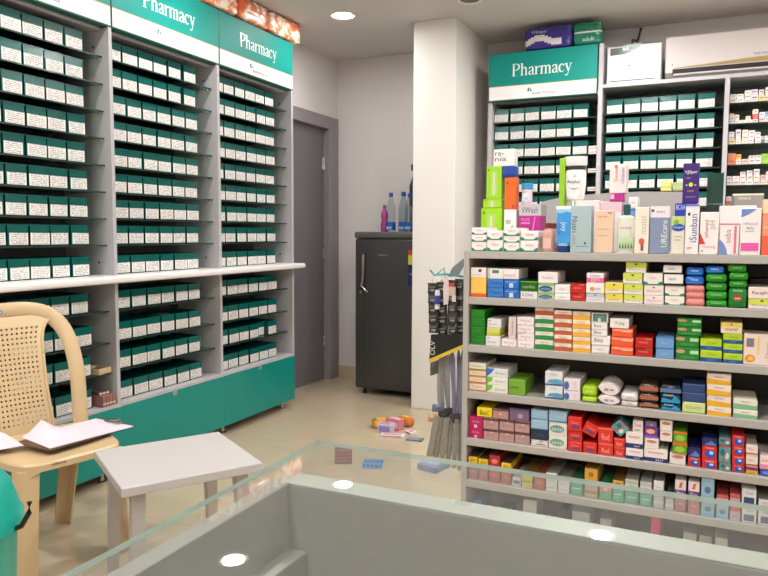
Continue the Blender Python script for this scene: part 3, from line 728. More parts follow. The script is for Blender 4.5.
# style -> (description, base colour, print, soft)
ST = {
 'wave': ('white carton with green wavy foot', W1, wave(), 0),
 'renia': ('white carton with dark two-line lettering', W1, [('t', 're-', .3, .72, .44, .2, INK), ('t', 'nia', .36, .42, .54, .26, INK)], 0),
 'bluebox': ('plain blue carton', (34, 74, 160), [('b', .0, .3, (26, 52, 130))], 0),
 'orange': ('tall bright orange carton', (240, 104, 30), [('e', .25, .82, .12, .05, (200, 60, 20)), ('r', .7, .04, .95, .14, (180, 70, 30))], 0),
 'white_pen': ('white carton with a brown dash', W1, [('t', 'ease', .35, .7, .4, .1, INK), ('p', [(.45, .45), (.7, .62), (.74, .6), (.52, .42)], (150, 80, 40))], 0),
 'lime': ('lime green carton with bottle picture', (156, 212, 34), [('r', .3, .1, .72, .86, (176, 206, 110)), ('e', .5, .35, .12, .25, (196, 214, 150)), ('r', .44, .55, .56, .8, (206, 218, 170)), ('p', [(.1, .86), (.2, .86), (.15, .94)], (30, 90, 60))], 0),
 'vwash': ('magenta and grey wash carton', (176, 30, 132), [('b', .76, 1, (190, 186, 192)), ('t', 'VWash', .48, .88, .74, .13, (50, 50, 70)), ('t', 'PLUS', .3, .68, .36, (225, 170, 210)), ('r', .1, .58, .5, .62, (214, 130, 190)), ('p', [(.62, .45), (.72, .74), (.75, .74), (.67, .45)], (220, 150, 200))], 0),
 'nutri': ('pale blue-grey carton', (170, 190, 194), [('w', 'Nutri', .2, .6, .34, (50, 90, 100)), ('w', 'calm', .2, .28, .2, (120, 150, 150)), ('e', .72, .2, .05, .025, (30, 60, 70)), ('r', .3, .12, .9, .14, (120, 150, 160))], 0),
 'peach': ('peach carton with faint brown print', (232, 200, 172), [('t', 'derma', .4, .86, .5, (180, 120, 70)), ('r', .15, .55, .8, .57, (196, 170, 150)), ('r', .15, .4, .7, .42, (196, 170, 150)), ('r', .7, .93, .9, .95, (60, 60, 70))], 0),
 'pinkw': ('pale pink and white carton', (236, 196, 208), [('b', .0, .8, (232, 224, 226)), ('t', 'soft', .5, .6, .5, (190, 150, 170))], 0),
 'magenta': ('magenta carton', (186, 40, 140), [('r', .05, .3, .35, .9, (232, 190, 214))], 0),
 'tallwhite': ('tall white carton with orange lettering', (238, 226, 222), [('v', 'Dermaa', .38, .66, .5, (200, 100, 60)), ('r', .3, .86, .45, .98, (236, 110, 60)), ('v', 'cleanse', .76, .6, .55, (150, 130, 180))], 0),
 'cream': ('tall cream carton with red mark', (240, 228, 212), [('v', 'moist', .6, .62, .4, (190, 180, 160)), ('e', .5, .26, .2, .07, (214, 90, 76)), ('r', .45, .06, .65, .2, (120, 96, 70))], 0),
 'slate': ('white-topped slate blue pack', (132, 146, 176), [('b', .76, 1, (232, 226, 230)), ('v', 'UREcare', .74, .42, .56, (226, 236, 220)), ('t', 'BODY', .55, .88, .45, (90, 84, 100)), ('r', .06, .88, .2, .93, (70, 60, 70))], 0),
 'ceta': ('cream carton with blue oval logo', (232, 226, 208), [('b', .78, 1, (200, 210, 140)), ('e', .5, .7, .52, .1, (24, 84, 168)), ('t', 'Cetaphil', .5, .7, .8, (232, 240, 250)), ('e', .35, .84, .2, .07, (110, 180, 60)), ('r', .2, .45, .8, .47, (170, 160, 150)), ('r', .2, .36, .7, .38, (170, 160, 150))], 0),
 'bcaa': ('deep blue carton', (36, 58, 168), [('b', 0, .18, (40, 150, 190)), ('t', 'BCAA', .27, .92, .42, .1, (210, 220, 245))], 0),
 'purple': ('tall purple carton with yellow flower', (58, 28, 110), [('t', 'VJSper', .5, .77, .8, .1, (240, 236, 240)), ('e', .5, .46, .13, .055, (206, 214, 40)), ('t', 'new', .5, .3, .4, (180, 150, 70)), ('r', .2, .14, .8, .16, (150, 120, 180)), ('r', .2, .62, .45, .635, (180, 160, 200)), ('e', .24, .45, .06, .02, (190, 190, 220)), ('e', .77, .45, .06, .02, (190, 190, 220))], 0),
 'sunban': ('tall white carton with upright blue lettering', W1, [('v', 'iSunban', .6, .52, .56, (40, 80, 160)), ('e', .25, .8, .1, .035, (40, 40, 60)), ('t', 'SPF', .33, .12, .4, (190, 50, 50)), ('b', .96, 1, (110, 120, 200))], 0),
 'redtri': ('white carton with red triangle', W1, [('p', [(0, .24), (.32, .24), (0, .52)], (212, 60, 50)), ('v', 'sebamed', .34, .6, .42, (190, 110, 104)), ('t', 'clearing', .5, .18, .7, (220, 150, 150)), ('v', 'pH', .7, .7, .2, (190, 180, 150)), ('e', .15, .08, .04, .02, (60, 90, 60))], 0),
 'pinkbar': ('small white carton with pink bar', W1, [('p', [(0, 0), (.42, 0), (.36, .2), (.2, .38), (0, .5)], (120, 142, 200)), ('r', .74, .04, .86, .92, (226, 110, 150)), ('v', 'seba', .42, .6, .42, (200, 130, 150)), ('b', .97, 1, (214, 60, 66))], 0),
 'sebabig': ('wide white pack with red line', (238, 228, 226), [('t', 'seba', .66, .42, .34, (120, 140, 110)), ('r', .3, .04, .98, .1, (206, 60, 66))], 0),
 'sebamed': ('white carton with blue corner and pink block', W1, [('p', [(.02, .8), (.02, .98), (.78, .98), (.4, .87)], (112, 136, 206)), ('t', 'seba', .3, .68, .34, .06, (120, 160, 206)), ('t', 'med', .66, .67, .34, .07, (230, 120, 170)), ('t', 'Baby', .5, .57, .36, (110, 130, 170)), ('r', .06, .09, .92, .26, (232, 92, 168)), ('r', .25, .5, .7, .515, (170, 170, 180))], 0),
 'orpeach': ('orange to peach carton at the shelf end', (240, 150, 120), [('b', .0, .35, (236, 96, 66)), ('b', .75, 1, (240, 214, 180)), ('t', 'GLOW', .4, .5, .6, (250, 226, 210))], 0),
 'yelor': ('yellow carton, white top and orange foot', (244, 196, 92), [('b', 0, .12, (232, 92, 40)), ('b', .68, 1, (236, 226, 222)), ('e', .6, .9, .11, .055, (60, 60, 80)), ('r', .1, .74, .7, .76, (170, 160, 190))], 0),
 'bluet': ('blue carton with dark lettering', (60, 130, 206), [('b', 0, .16, (40, 100, 180)), ('t', 'Thera', .52, .58, .78, .4, (16, 50, 120))], 0),
 'bluew': ('blue carton with white bottle print', (30, 104, 186), [('t', 'senquel', .45, .7, .7, .22, (190, 220, 245)), ('r', .34, .08, .6, .56, (200, 220, 236))], 0),
 'palesq': ('white carton with teal block', W1, [('r', .3, .55, .72, .86, (70, 130, 136)), ('r', .08, .0, .12, 1, (90, 160, 130))], 0),
 'redtx': ('white carton with red lettering', W1, [('t', 'omez-D', .42, .4, .7, .32, (210, 130, 120))], 0),
 'dgreen': ('dark green carton', (14, 98, 20), [('t', 'nutrilite', .5, .45, .7, .34, (170, 206, 140)), ('b', .93, 1, (150, 190, 60))], 0),
 'ezine': ('white carton with violet capital letters', W1, [('t', 'E-ZINC', .45, .5, .68, .36, (110, 90, 150)), ('b', .94, 1, (150, 200, 90))], 0),
 'boval': ('white and green carton with blue oval', (222, 230, 206), [('b', .75, 1, (140, 190, 120)), ('b', 0, .14, (160, 200, 120)), ('e', .48, .45, .44, .3, (48, 84, 140)), ('t', 'emolene', .48, .45, .6, (190, 210, 240))], 0),
 'bigw': ('larger white carton with lilac print', W1, [('t', 'Fucidin', .5, .5, .5, .22, (150, 130, 190))], 0),
 'plainw': ('white carton with faint grey print', W1, [('t', 'cipla', .48, .5, .42, .22, (130, 140, 140)), ('r', .1, .08, .9, .13, (190, 210, 190))], 0),
 'red': ('red carton', (196, 30, 24), [('t', 'revital', .45, .6, .5, .2, (238, 170, 160)), ('r', .6, .9, .95, .95, (120, 200, 110))], 0),
 'grb': ('pale blue-grey carton', (192, 196, 212), [('b', 0, .5, (226, 220, 222)), ('e', .5, .8, .07, .07, (60, 80, 90)), ('r', .15, .28, .85, .33, (190, 160, 80))], 0),
 'yelcor': ('white carton with yellow corner', W1, [('p', [(.72, 0), (1, 0), (1, .6)], (240, 236, 120)), ('e', .35, .42, .14, .2, (226, 150, 60)), ('r', .42, .35, .8, .55, (190, 190, 214))], 0),
 'pink': ('white carton with pink band', W1, [('b', .05, .5, (232, 110, 150)), ('t', 'Lacto', .5, .72, .55, (150, 140, 200)), ('t', 'gyn', .5, .28, .5, (248, 200, 214))], 0),
 'yel': ('yellow and cream carton', (238, 226, 196), [('b', .42, 1, (230, 214, 72)), ('e', .5, .8, .06, .08, (40, 60, 40)), ('r', .12, .3, .8, .36, (214, 160, 120))], 0),
 'lim': ('lime and white carton', (236, 226, 214), [('b', .45, 1, (206, 220, 84)), ('e', .5, .8, .07, .08, (40, 60, 40)), ('t', 'flexura', .5, .36, .74, .16, (150, 160, 110))], 0),
 'brtx': ('white carton with brown lettering', (236, 222, 218), [('t', 'Glucomol', .5, .45, .74, .2, (176, 120, 90)), ('e', .5, .76, .06, .07, (90, 50, 50))], 0),
 'grcor': ('white carton with green corners', (240, 232, 222), [('p', [(0, 0), (1, 0), (1, .3), (.8, .22), (.74, .08), (.26, .08), (.2, .22), (0, .3)], (26, 140, 110)), ('t', 'lobate', .5, .6, .36, (206, 160, 140))], 0),
 'blkband': ('white carton with black foot band', W1, [('b', 0, .2, (40, 34, 32)), ('t', 'atarax', .45, .6, .4, .2, (110, 120, 120))], 0),
 'psoft': ('soft pink pack', (222, 136, 130), [('t', 'santoor', .5, .55, .6, (236, 180, 176)), ('b', .0, .1, (206, 120, 116))], 1),
 'bsoft': ('soft blue soap pack', (20, 100, 190), [('t', 'nivea', .5, .62, .4, .28, (190, 220, 245)), ('r', .1, .28, .9, .34, (60, 150, 220))], 1),
 'gsoft': ('soft green soap pack', (36, 146, 26), [('t', 'medimix', .5, .6, .5, .26, (190, 226, 170)), ('r', .1, .1, .9, .18, (20, 110, 20))], 1),
 'gemb': ('tall green pack with red emblem', (16, 124, 40), [('e', .5, .52, .26, .2, (150, 70, 50)), ('r', .34, .44, .66, .52, (220, 190, 170)), ('t', 'herbal', .5, .88, .5, (180, 226, 170))], 1),
 'epi': ('white carton with dark brown lettering', (240, 222, 214), [('t', 'Epiglu', .46, .5, .62, .3, (80, 40, 50))], 0),
 'dbrn': ('dark brown carton', (70, 46, 42), [('b', .4, .55, (100, 70, 60))], 0),
 'green': ('bright green carton', (22, 124, 26), [('t', 'livogen', .45, .55, .6, .2, (70, 170, 60)), ('b', .9, 1, (50, 150, 50))], 0),
 'yw': ('pale yellow-green carton', (214, 214, 96), [('b', 0, .4, (190, 190, 70)), ('b', .88, 1, (230, 228, 190))], 0),
 'wgrey': ('white carton with lilac print', (232, 228, 228), [('t', 'Zincovit', .4, .4, .6, .24, (120, 124, 170)), ('r', .1, .75, .3, .82, (110, 110, 110))], 0),
 'wred': ('white carton with tiny red mark', (240, 228, 226), [('t', 'Shelcal', .48, .56, .6, .18, (140, 130, 140)), ('e', .5, .2, .03, .09, (190, 40, 40)), ('r', .05, .05, .35, .09, (226, 140, 130))], 0),
 'wgreen': ('white over green carton', (232, 228, 216), [('b', 0, .5, (44, 138, 62)), ('t', 'Uprise', .5, .74, .45, .2, (130, 130, 120)), ('p', [(0, .5), (.5, .56), (1, .5)], (44, 138, 62))], 0),
 'wbrown': ('white over rust brown carton', (238, 228, 214), [('b', 0, .5, (190, 92, 48)), ('t', 'Uprise', .5, .74, .45, .2, (130, 120, 120)), ('p', [(0, .5), (.5, .58), (1, .5)], (190, 92, 48))], 0),
 'wyel': ('white over golden yellow carton', (242, 226, 196), [('b', 0, .5, (240, 176, 62)), ('t', 'Uprise', .5, .74, .45, .2, (140, 130, 110)), ('p', [(0, .5), (.5, .58), (1, .5)], (240, 176, 62))], 0),
 'betz': ('white carton with bold black word', W1, [('t', 'Betz', .4, .55, .46, .42, (70, 70, 74))], 0),
 'grborder': ('white carton with framed grey-green panel', W1, [('r', .08, .1, .92, .9, (90, 130, 116)), ('t', 'Cosvate', .5, .66, .5, (180, 206, 196)), ('r', .4, .1, .56, .45, (220, 226, 220))], 0),
 'orng': ('orange-red carton with pale stripe', (240, 92, 48), [('b', .72, .9, (244, 160, 130)), ('r', .45, .6, .95, .72, (246, 190, 170)), ('t', 'ORS', .25, .8, .22, (250, 210, 190))], 0),
 'tang': ('white carton with dark green word', W1, [('t', 'Tusq', .5, .5, .5, .34, (70, 110, 110))], 0),
 'lblue': ('plain light blue carton', (110, 160, 208), [('t', 'asc', .5, .5, .3, (150, 190, 226)), ('b', .94, 1, (80, 130, 180))], 0),
 'glab': ('green carton with pale tag', (30, 128, 44), [('r', .62, .5, .98, .78, (180, 220, 170)), ('e', .2, .68, .2, .16, (196, 150, 110)), ('t', 'vitmin', .5, .25, .6, (90, 170, 90))], 0),
 'limeblue': ('lime carton with blue foot', (180, 210, 34), [('b', 0, .36, (30, 84, 150)), ('t', 'Crocin', .52, .68, .44, .2, (110, 140, 60)), ('t', 'pain', .5, .18, .5, (90, 140, 200))], 0),
 'cremy': ('cream and yellow carton with brown word', (240, 222, 190), [('b', .62, 1, (236, 206, 90)), ('t', 'cremaf', .5, .42, .6, .26, (130, 90, 50)), ('e', .5, .82, .05, .06, (60, 60, 30))], 0),
 'capsule': ('large white carton with orange capsule picture', (238, 218, 206), [('e', .2, .2, .15, .13, (226, 150, 40)), ('e', .22, .2, .08, .07, (240, 200, 90)), ('r', .08, .58, .3, .86, (130, 124, 140)), ('v', 'Omega', .72, .5, .5, (176, 150, 170)), ('r', .4, .35, .46, .95, (236, 206, 120))], 0),
 'ced': ('cream carton with orange edges', (238, 224, 196), [('b', 0, .16, (200, 110, 60)), ('b', .86, 1, (214, 150, 90)), ('t', 'Calcio', .5, .52, .62, .26, (180, 150, 90))], 0),
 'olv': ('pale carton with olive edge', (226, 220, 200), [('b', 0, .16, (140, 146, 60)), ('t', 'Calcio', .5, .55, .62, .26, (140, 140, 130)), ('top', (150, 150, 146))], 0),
 'wgl': ('white carton with green left corner', (234, 232, 220), [('p', [(0, .1), (.25, .5), (.3, .98), (0, .98)], (110, 190, 50)), ('t', 'Evion', .66, .5, .46, .3, (140, 146, 130))], 0),
 'wbl': ('white carton with blue left corner', (228, 228, 226), [('p', [(0, 0), (.2, .4), (.38, .98), (0, .98)], (60, 110, 200)), ('t', 'Evion', .66, .5, .46, .3, (140, 146, 150))], 0),
 'glime': ('deep lime green carton with black text', (118, 170, 50), [('t', 'unienz', .36, .52, .52, .2, (30, 50, 20))], 0),
 'swoosh': ('white carton with blue swoosh', (228, 228, 228), [('b', 0, .12, (70, 90, 130)), ('p', [(.1, .2), (.3, .42), (.7, .48), (.98, .4), (.98, .12), (.6, .12)], (90, 160, 196)), ('t', 'Inlife', .5, .8, .4, (170, 180, 190))], 0),
 'bellip': ('white carton with blue leaf shape', (232, 226, 230), [('e', .18, .42, .16, .36, (70, 104, 176)), ('r', .6, .2, .8, .8, (240, 200, 206))], 0),
 'limesoft': ('soft lime green pack', (166, 208, 30), [('r', .2, .3, .8, .6, (190, 220, 70))], 1),
 'woval': ('white oval-ended soft pack', (234, 222, 220), [('r', .3, .35, .5, .6, (160, 160, 170)), ('r', .56, .4, .74, .56, (150, 150, 160))], 'oval'),
 'wsoft': ('small soft white pack', (226, 218, 214), [('t', 'wipes', .5, .5, .35, (150, 130, 140))], 1),
 'brd': ('dark brown pack with copper band', (66, 48, 42), [('b', .3, .72, (176, 100, 70)), ('t', 'coffee', .5, .84, .5, (180, 170, 160))], 1),
 'cyan': ('black and cyan pack', (20, 44, 70), [('p', [(.05, .1), (.95, .1), (.95, .4), (.7, .85), (.55, .4), (.1, .55)], (36, 150, 200)), ('t', 'ocean', .4, .86, .5, (190, 200, 210))], 1),
 'navyd': ('dark pack with slate band', (26, 34, 50), [('b', .1, .6, (90, 120, 160)), ('t', 'night', .5, .8, .5, (170, 180, 200))], 1),
 'navy': ('plain navy blue carton', (46, 72, 124), [('b', .95, 1, (130, 150, 190)), ('r', .2, .4, .8, .44, (60, 90, 146))], 0),
 'fourts': ('pale lime carton with green capitals', (208, 218, 146), [('t', 'FOURTS', .5, .5, .66, .24, (130, 150, 80)), ('b', .0, .1, (140, 180, 80))], 0),
 'wy2': ('white carton with golden lower half', (240, 226, 210), [('p', [(0, 0), (1, 0), (1, .36), (0, .52)], (236, 176, 36)), ('t', 'Himox', .5, .72, .36, .18, (140, 110, 120))], 0),
 'wg2': ('white carton with pale green foot', (234, 228, 212), [('p', [(0, 0), (1, 0), (1, .42), (0, .55)], (130, 186, 140)), ('t', 'Himox', .5, .74, .36, .18, (140, 120, 130))], 0),
 'mag2': ('magenta carton with white print', (190, 24, 92), [('t', 'Amla', .5, .6, .5, .24, (236, 160, 196)), ('r', .4, .02, .6, .3, (236, 200, 214))], 0),
 'mauve': ('mauve-brown carton', (188, 150, 146), [('b', .78, 1, (100, 62, 62)), ('e', .55, .72, .06, .08, (230, 210, 200)), ('t', 'Bio Oil', .5, .45, .5, (160, 110, 100))], 0),
 'benc': ('bright yellow carton with black word', (240, 216, 30), [('t', 'BenC', .52, .45, .6, .5, (50, 50, 30))], 0),
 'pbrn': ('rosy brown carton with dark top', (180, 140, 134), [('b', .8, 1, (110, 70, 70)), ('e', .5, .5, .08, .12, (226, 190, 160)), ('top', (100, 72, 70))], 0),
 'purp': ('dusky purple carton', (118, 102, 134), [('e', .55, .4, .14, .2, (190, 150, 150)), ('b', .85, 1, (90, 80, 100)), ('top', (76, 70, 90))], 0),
 'lb2': ('pale blue carton', (156, 190, 212), [('b', .0, .12, (90, 130, 170)), ('t', 'Oral B', .6, .5, .5, (190, 214, 230))], 0),
 'nav2': ('dark navy carton', (36, 48, 76), [('t', 'floss', .6, .5, .4, (90, 100, 130))], 0),
 'wline': ('white carton with brown stroke', (232, 224, 220), [('r', .3, .25, .9, .38, (120, 90, 80)), ('t', 'go', .6, .7, .2, (130, 120, 120))], 0),
 'goval': ('white carton with green oval logo', (228, 224, 216), [('e', .46, .5, .4, .28, (110, 160, 146)), ('t', 'sensi', .46, .5, .6, (228, 236, 230))], 0),
 'redt': ('red toothpaste carton', (224, 44, 34), [('t', 'Close', .5, .62, .6, .22, (248, 150, 140)), ('e', .52, .32, .34, .14, (110, 70, 110)), ('b', .0, .06, (180, 30, 24))], 0),
 'redw': ('red carton with white lettering', (224, 52, 40), [('t', 'Red', .5, .4, .5, .4, (250, 180, 170)), ('b', .88, 1, (250, 110, 90))], 0),
 'wnavy': ('white carton with navy foot and red print', W1, [('b', 0, .3, (40, 44, 110)), ('t', 'Sensodyne', .5, .7, .64, .24, (210, 60, 80)), ('t', '24x7', .66, .14, .34, (220, 220, 240))], 0),
 'wredlab': ('white carton with red label', (236, 226, 218), [('e', .5, .68, .36, .13, (200, 80, 80)), ('t', 'Sensodyne', .5, .68, .6, (250, 220, 220))], 0),
 'wreds': ('white carton with red blotches', (238, 226, 224), [('t', 'Senso', .5, .62, .7, .3, (216, 60, 66)), ('r', .2, .15, .7, .28, (180, 170, 170))], 0),
 'purpor': ('purple carton with glowing orange oval', (110, 60, 160), [('e', .45, .6, .34, .22, (250, 170, 120)), ('b', 0, .2, (140, 100, 190))], 0),
 'greenor': ('green and orange toothpaste carton', (90, 160, 30), [('b', .8, 1, (230, 110, 40)), ('e', .5, .42, .36, .28, (150, 206, 60)), ('b', 0, .1, (214, 110, 50))], 0),
 'colg': ('red carton with blue oval', (222, 40, 36), [('e', .55, .42, .36, .32, (40, 84, 180)), ('e', .62, .52, .14, .14, (190, 214, 245)), ('t', 'Colgate', .5, .86, .6, (250, 214, 200))], 0),
 'colgd': ('dark blue-fronted carton', (36, 44, 110), [('p', [(.1, .1), (.6, .7), (.95, .3), (.95, .1)], (90, 130, 200)), ('b', .9, 1, (60, 20, 40))], 0),
 'teal': ('teal patterned carton', (90, 160, 164), [('e', .3, .6, .2, .2, (40, 110, 120)), ('e', .7, .4, .18, .2, (200, 220, 216)), ('b', .92, 1, (214, 60, 50)), ('p', [(.3, .1), (.6, .8), (.7, .78), (.45, .1)], (190, 90, 80))], 0),
 'yelpur': ('yellow carton with purple top', (232, 190, 50), [('b', .6, 1, (120, 40, 120)), ('t', 'kids', .5, .3, .5, (200, 110, 40))], 0),
 'wred3': ('white carton with red stripe', (234, 224, 214), [('b', .12, .26, (200, 70, 60)), ('t', 'Dabur', .45, .62, .55, (190, 90, 90))], 0),
 'bluep': ('blue and purple carton', (64, 84, 176), [('e', .5, .5, .36, .24, (120, 140, 220))], 0),
 'pinkwh': ('white and pink carton', (238, 222, 220), [('b', 0, .35, (232, 140, 180)), ('t', 'baby', .4, .62, .5, (220, 80, 90))], 0),
 's_pinkd': ('dusky pink carton', (180, 120, 116), [('t', 'tea', .5, .5, .5, (220, 190, 180)), ('b', .86, 1, (120, 80, 70))], 0),
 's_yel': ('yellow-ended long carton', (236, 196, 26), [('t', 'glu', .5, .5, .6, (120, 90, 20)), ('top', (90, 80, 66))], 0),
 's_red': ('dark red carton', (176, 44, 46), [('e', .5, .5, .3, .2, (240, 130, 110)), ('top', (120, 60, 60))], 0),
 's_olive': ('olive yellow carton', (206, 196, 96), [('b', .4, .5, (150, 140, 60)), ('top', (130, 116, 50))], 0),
 's_rust': ('rust red carton', (180, 88, 76), [('t', 'Vim', .5, .5, .5, (226, 190, 180))], 0),
 's_dark': ('dark grey carton', (66, 64, 64), [('b', .5, .6, (100, 98, 96))], 0),
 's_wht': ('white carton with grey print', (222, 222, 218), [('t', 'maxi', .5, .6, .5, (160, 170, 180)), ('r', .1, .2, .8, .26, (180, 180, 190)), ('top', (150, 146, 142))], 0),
 's_grn': ('sea green carton', (84, 170, 136), [('r', .15, .5, .8, .6, (190, 226, 206)), ('r', .15, .3, .6, .36, (150, 206, 180))], 0),
 's_tan': ('tan carton', (190, 170, 140), [('b', .3, .42, (150, 120, 90))], 0),
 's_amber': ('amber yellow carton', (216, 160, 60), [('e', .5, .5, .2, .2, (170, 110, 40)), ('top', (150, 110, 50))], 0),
 's_gror': ('green carton with orange top', (80, 170, 120), [('b', .62, 1, (222, 130, 90)), ('e', .5, .8, .2, .1, (240, 200, 180))], 0),
 's_wblk': ('white and black carton', (210, 210, 208), [('r', .15, .3, .85, .7, (70, 74, 80))], 0),
 's_wpo': ('white carton with purple foot and orange mark', (232, 220, 220), [('b', .0, .36, (90, 60, 130)), ('t', 'Pro', .5, .18, .6, (236, 220, 230)), ('p', [(.35, .5), (.6, .5), (.7, .9), (.45, .85)], (220, 110, 60))], 0),
 's_lblu': ('pale blue patterned carton', (150, 190, 206), [('b', 0, .16, (110, 190, 220)), ('e', .5, .45, .25, .16, (90, 120, 160))], 0),
 's_wnv': ('white carton with navy block', (220, 222, 222), [('r', .14, .12, .86, .5, (50, 76, 120)), ('t', 'Gem', .5, .75, .5, (130, 130, 110))], 0),
 's_rw': ('red and white carton', (206, 90, 84), [('b', .0, .6, (190, 176, 190)), ('t', 'kit', .5, .3, .5, (220, 100, 90))], 0),
 's_gry': ('pale grey carton', (186, 188, 182), [('b', .4, .62, (216, 214, 206)), ('t', 'wax', .5, .5, .4, (120, 120, 116))], 0),
 's_hot': ('bright pink carton', (214, 60, 110), [('t', 'eva', .5, .5, .5, (240, 180, 200))], 0),
 's_blu': ('bright blue pack', (60, 110, 170), [('t', 'blu', .5, .5, .5, (180, 210, 235))], 1),
}
SHN = ('top', 'second', 'third', 'fourth', 'fifth', 'sixth', 'seventh')
def stack(si, col, x0, x1, items, y=None, depth=.13, z0=None, noun='stack', where=None):
    """items bottom up: (style, ytop[, xa, xb, depth]); pixel tops are turned into heights on the plane of the stack's front"""
    y = y or YS+.012
    z = SZ[si] if z0 is None else z0
    n = len(items)
    for k, it in enumerate(items):
        xa, xb = (it[2], it[3]) if len(it) > 3 and it[2] else (x0, x1)
        d_ = it[4] if len(it) > 4 else depth
        A = onY(xa, it[1], y); B = onY(xb, it[1], y); zt = onY((xa+xb)/2, it[1], y).z
        w_ = B.x-A.x; h_ = max(zt-z, .006)
        desc, base, dec, soft = ST[it[0]]
        pos = 'alone' if n == 1 else ('bottom' if k == 0 else ('top' if k == n-1 else f'{ORD[k+1]} up'))
        wh = where or f'stack {ORD[col]} from left on {SHN[si]} shelf'
        lab = f'{desc}, {pos}, {ORD[col]} stack from left, {SHN[si]} shelf' if where is None else f'{desc}, {pos}, {where}'
        carton('soft_pack' if soft else 'carton', w_-.0012, h_-.0006, d_, base, dec, lab, ((A.x+B.x)/2, y+random.uniform(-.002, .003), z+.0003),
               cat='pack' if soft else 'carton', group='boxed products on the grey shelving', soft=soft)
        z += h_
    return z
# ---- top shelf, front row and back row
for c_, (a, b, tops) in enumerate(((471.5, 486.8, (241.6, 234.8, 227.5)), (487.2, 503, (240, 230.4)), (503.5, 519.7, (242.6, 235.8, 227.7)), (520.2, 538.5, (240.6, 230.5)))):
    stack(0, c_+1, a, b, [('wave', t_) for t_ in tops])
YR = YS+.155
RB = 'back row of top shelf'
stack(0, 1, 481, 502, [('lime', 208), ('lime', 199, 483, 502), ('lime', 166.2, 486.5, 502.2)], y=YR, depth=.05, where='back left of top shelf')
stack(0, 2, 504, 516.6, [('white_pen', 209.3), ('orange', 177.2, 505, 516), ('bluebox', 166, 502.5, 515.5), ('renia', 149, 493.4, 514.5)], y=YR, depth=.05, where='stack right of lime ones')
zt = stack(0, 3, 519, 541.5, [('vwash', 204.4)], y=YR, depth=.08, where='behind the green-waved cartons')
def bottle(name, label, loc, prof, m, capprof, capm, sx=1, sy=1, extra=None, cat='bottle', capname='cap'):
    t = empty(name, label, cat, loc)
    MB().lathe(prof, m, n=24, sx=sx, sy=sy).build('bottle_body', t, smooth=True)
    MB().lathe(capprof, capm, n=20).build(capname, t, smooth=True)
    if extra: e = MB(); extra(e); e.build('printed_label', t)
    return t
A = onY(527, 202, YR+.03)
def ex(e):
    e.box((-.012, -.0185, .012), (.012, -.0178, .036), mat((216, 226, 236), .4)); e.word('O3', 0, .02, .014, C((70, 120, 170)), -.019); e.word('Derma', 0, .043, .02, C((190, 80, 80)), -.019)
bottle('round_bottle', 'white round bottle with blue cap standing on the magenta wash carton', (A.x, YR+.03, zt+.0005),
       [(.0165, 0), (.0175, .002), (.0175, .044), (.0175, .05), (.015, .052)], WHITE, [(.0195, .051), (.0195, .07), (.018, .072)], mat((60, 150, 206), .4), extra=ex)
# two small pink bottles
for i, (px, y_, l) in enumerate(((548.2, YS+.03, 'pinkish glass bottle with brown cap, the front one of two'), (553.6, YS+.085, 'pinkish glass bottle with brown cap, half hidden behind the first'))):
    A = onY(px, 250, y_)
    bottle('small_bottle', l, (A.x, y_, SZ[0]), [(.018, 0), (.0195, .003), (.0195, .055), (.017, .066), (.009, .074), (.009, .078)], mat((206, 158, 146), .25, coat=.3),
           [(.0115, .076), (.0115, .09), (.01, .092)], mat((110, 50, 44), .4), extra=lambda e: e.box((-.012, -.0202, .012), (.012, -.0195, .045), mat((226, 186, 176), .5)))
# blue tube standing on its cap
def tube_thing(name, label, x, y, z, w_, h_, bodym, capm, crimpm, mark, up=True, dec=None):
    t = empty(name, label, 'tube', (x, y, z)); hw = w_/2; n = 20
    def ring(fr, zz):
        rx = hw*(.82+.2*fr); ry = hw*.62*(1-fr)**.8+.0012
        return [(rx*math.cos(2*PI*i/n), ry*math.sin(2*PI*i/n), zz) for i in range(n)]
    vs = []; ks = 8; z0 = h_*.14; z1 = h_*.93
    for k in range(ks+1): vs += ring(k/ks, z0+(z1-z0)*k/ks)
    fs = [(k*n+i, k*n+(i+1) % n, (k+1)*n+(i+1) % n, (k+1)*n+i) for k in range(ks) for i in range(n)]+[tuple(reversed(range(n)))]
    b = MB(); b.add(vs, fs, bodym); b.build('tube_body', t, smooth=True)
    MB().box((-hw*1.02, -.0015, z1-.0005), (hw*1.02, .0015, h_), crimpm, bev=.0006).build('crimp', t)
    MB().lathe([(hw*.74, 0), (hw*.78, .002), (hw*.78, z0)], capm, n=20, sy=.8).build('cap', t, smooth=True)
    if dec: e = MB(); dec(e, hw, h_); e.build('printed_label', t)
    return t
A = onY(563.7, 250, YS+.03); tw = onY(572, 206, YS+.03).x-onY(555.5, 206, YS+.03).x
th_ = onY(563, 206, YS+.03).z-SZ[0]
def dec1(e, hw, h_):
    e.add([(-hw*.82, -.0165, h_*.2), (hw*.82, -.0165, h_*.2), (hw*.85, -.007, h_*.85), (hw*.3, -.006, h_*.88), (-hw*.3, -.006, h_*.84), (-hw*.85, -.007, h_*.86)], [(0, 1, 2, 3, 4, 5)], C((56, 150, 216)))
    e.word('joy', 0, h_*.55, h_*.2, C((210, 236, 250)), -.0175, vert=-1)
    e.word('aqua gel', -hw*.45, h_*.5, h_*.26, C((30, 80, 160)), -.0175, vert=-1)
tube_thing('cream_tube', 'blue gel tube standing on its dark blue cap, top shelf', A.x, YS+.03, SZ[0], tw, th_, mat((150, 200, 228), .25, coat=.3), mat((20, 56, 130), .35), WHITE, '', dec=dec1)
stack(0, 5, 571, 592, [('nutri', 205.5)], depth=.06, where='beside the blue tube')
zb = stack(0, 4, 572, 600, [('bluebox' if 0 else 'palesq', 200.5)], y=YR+.03, depth=.09, where='behind the blue-grey carton')
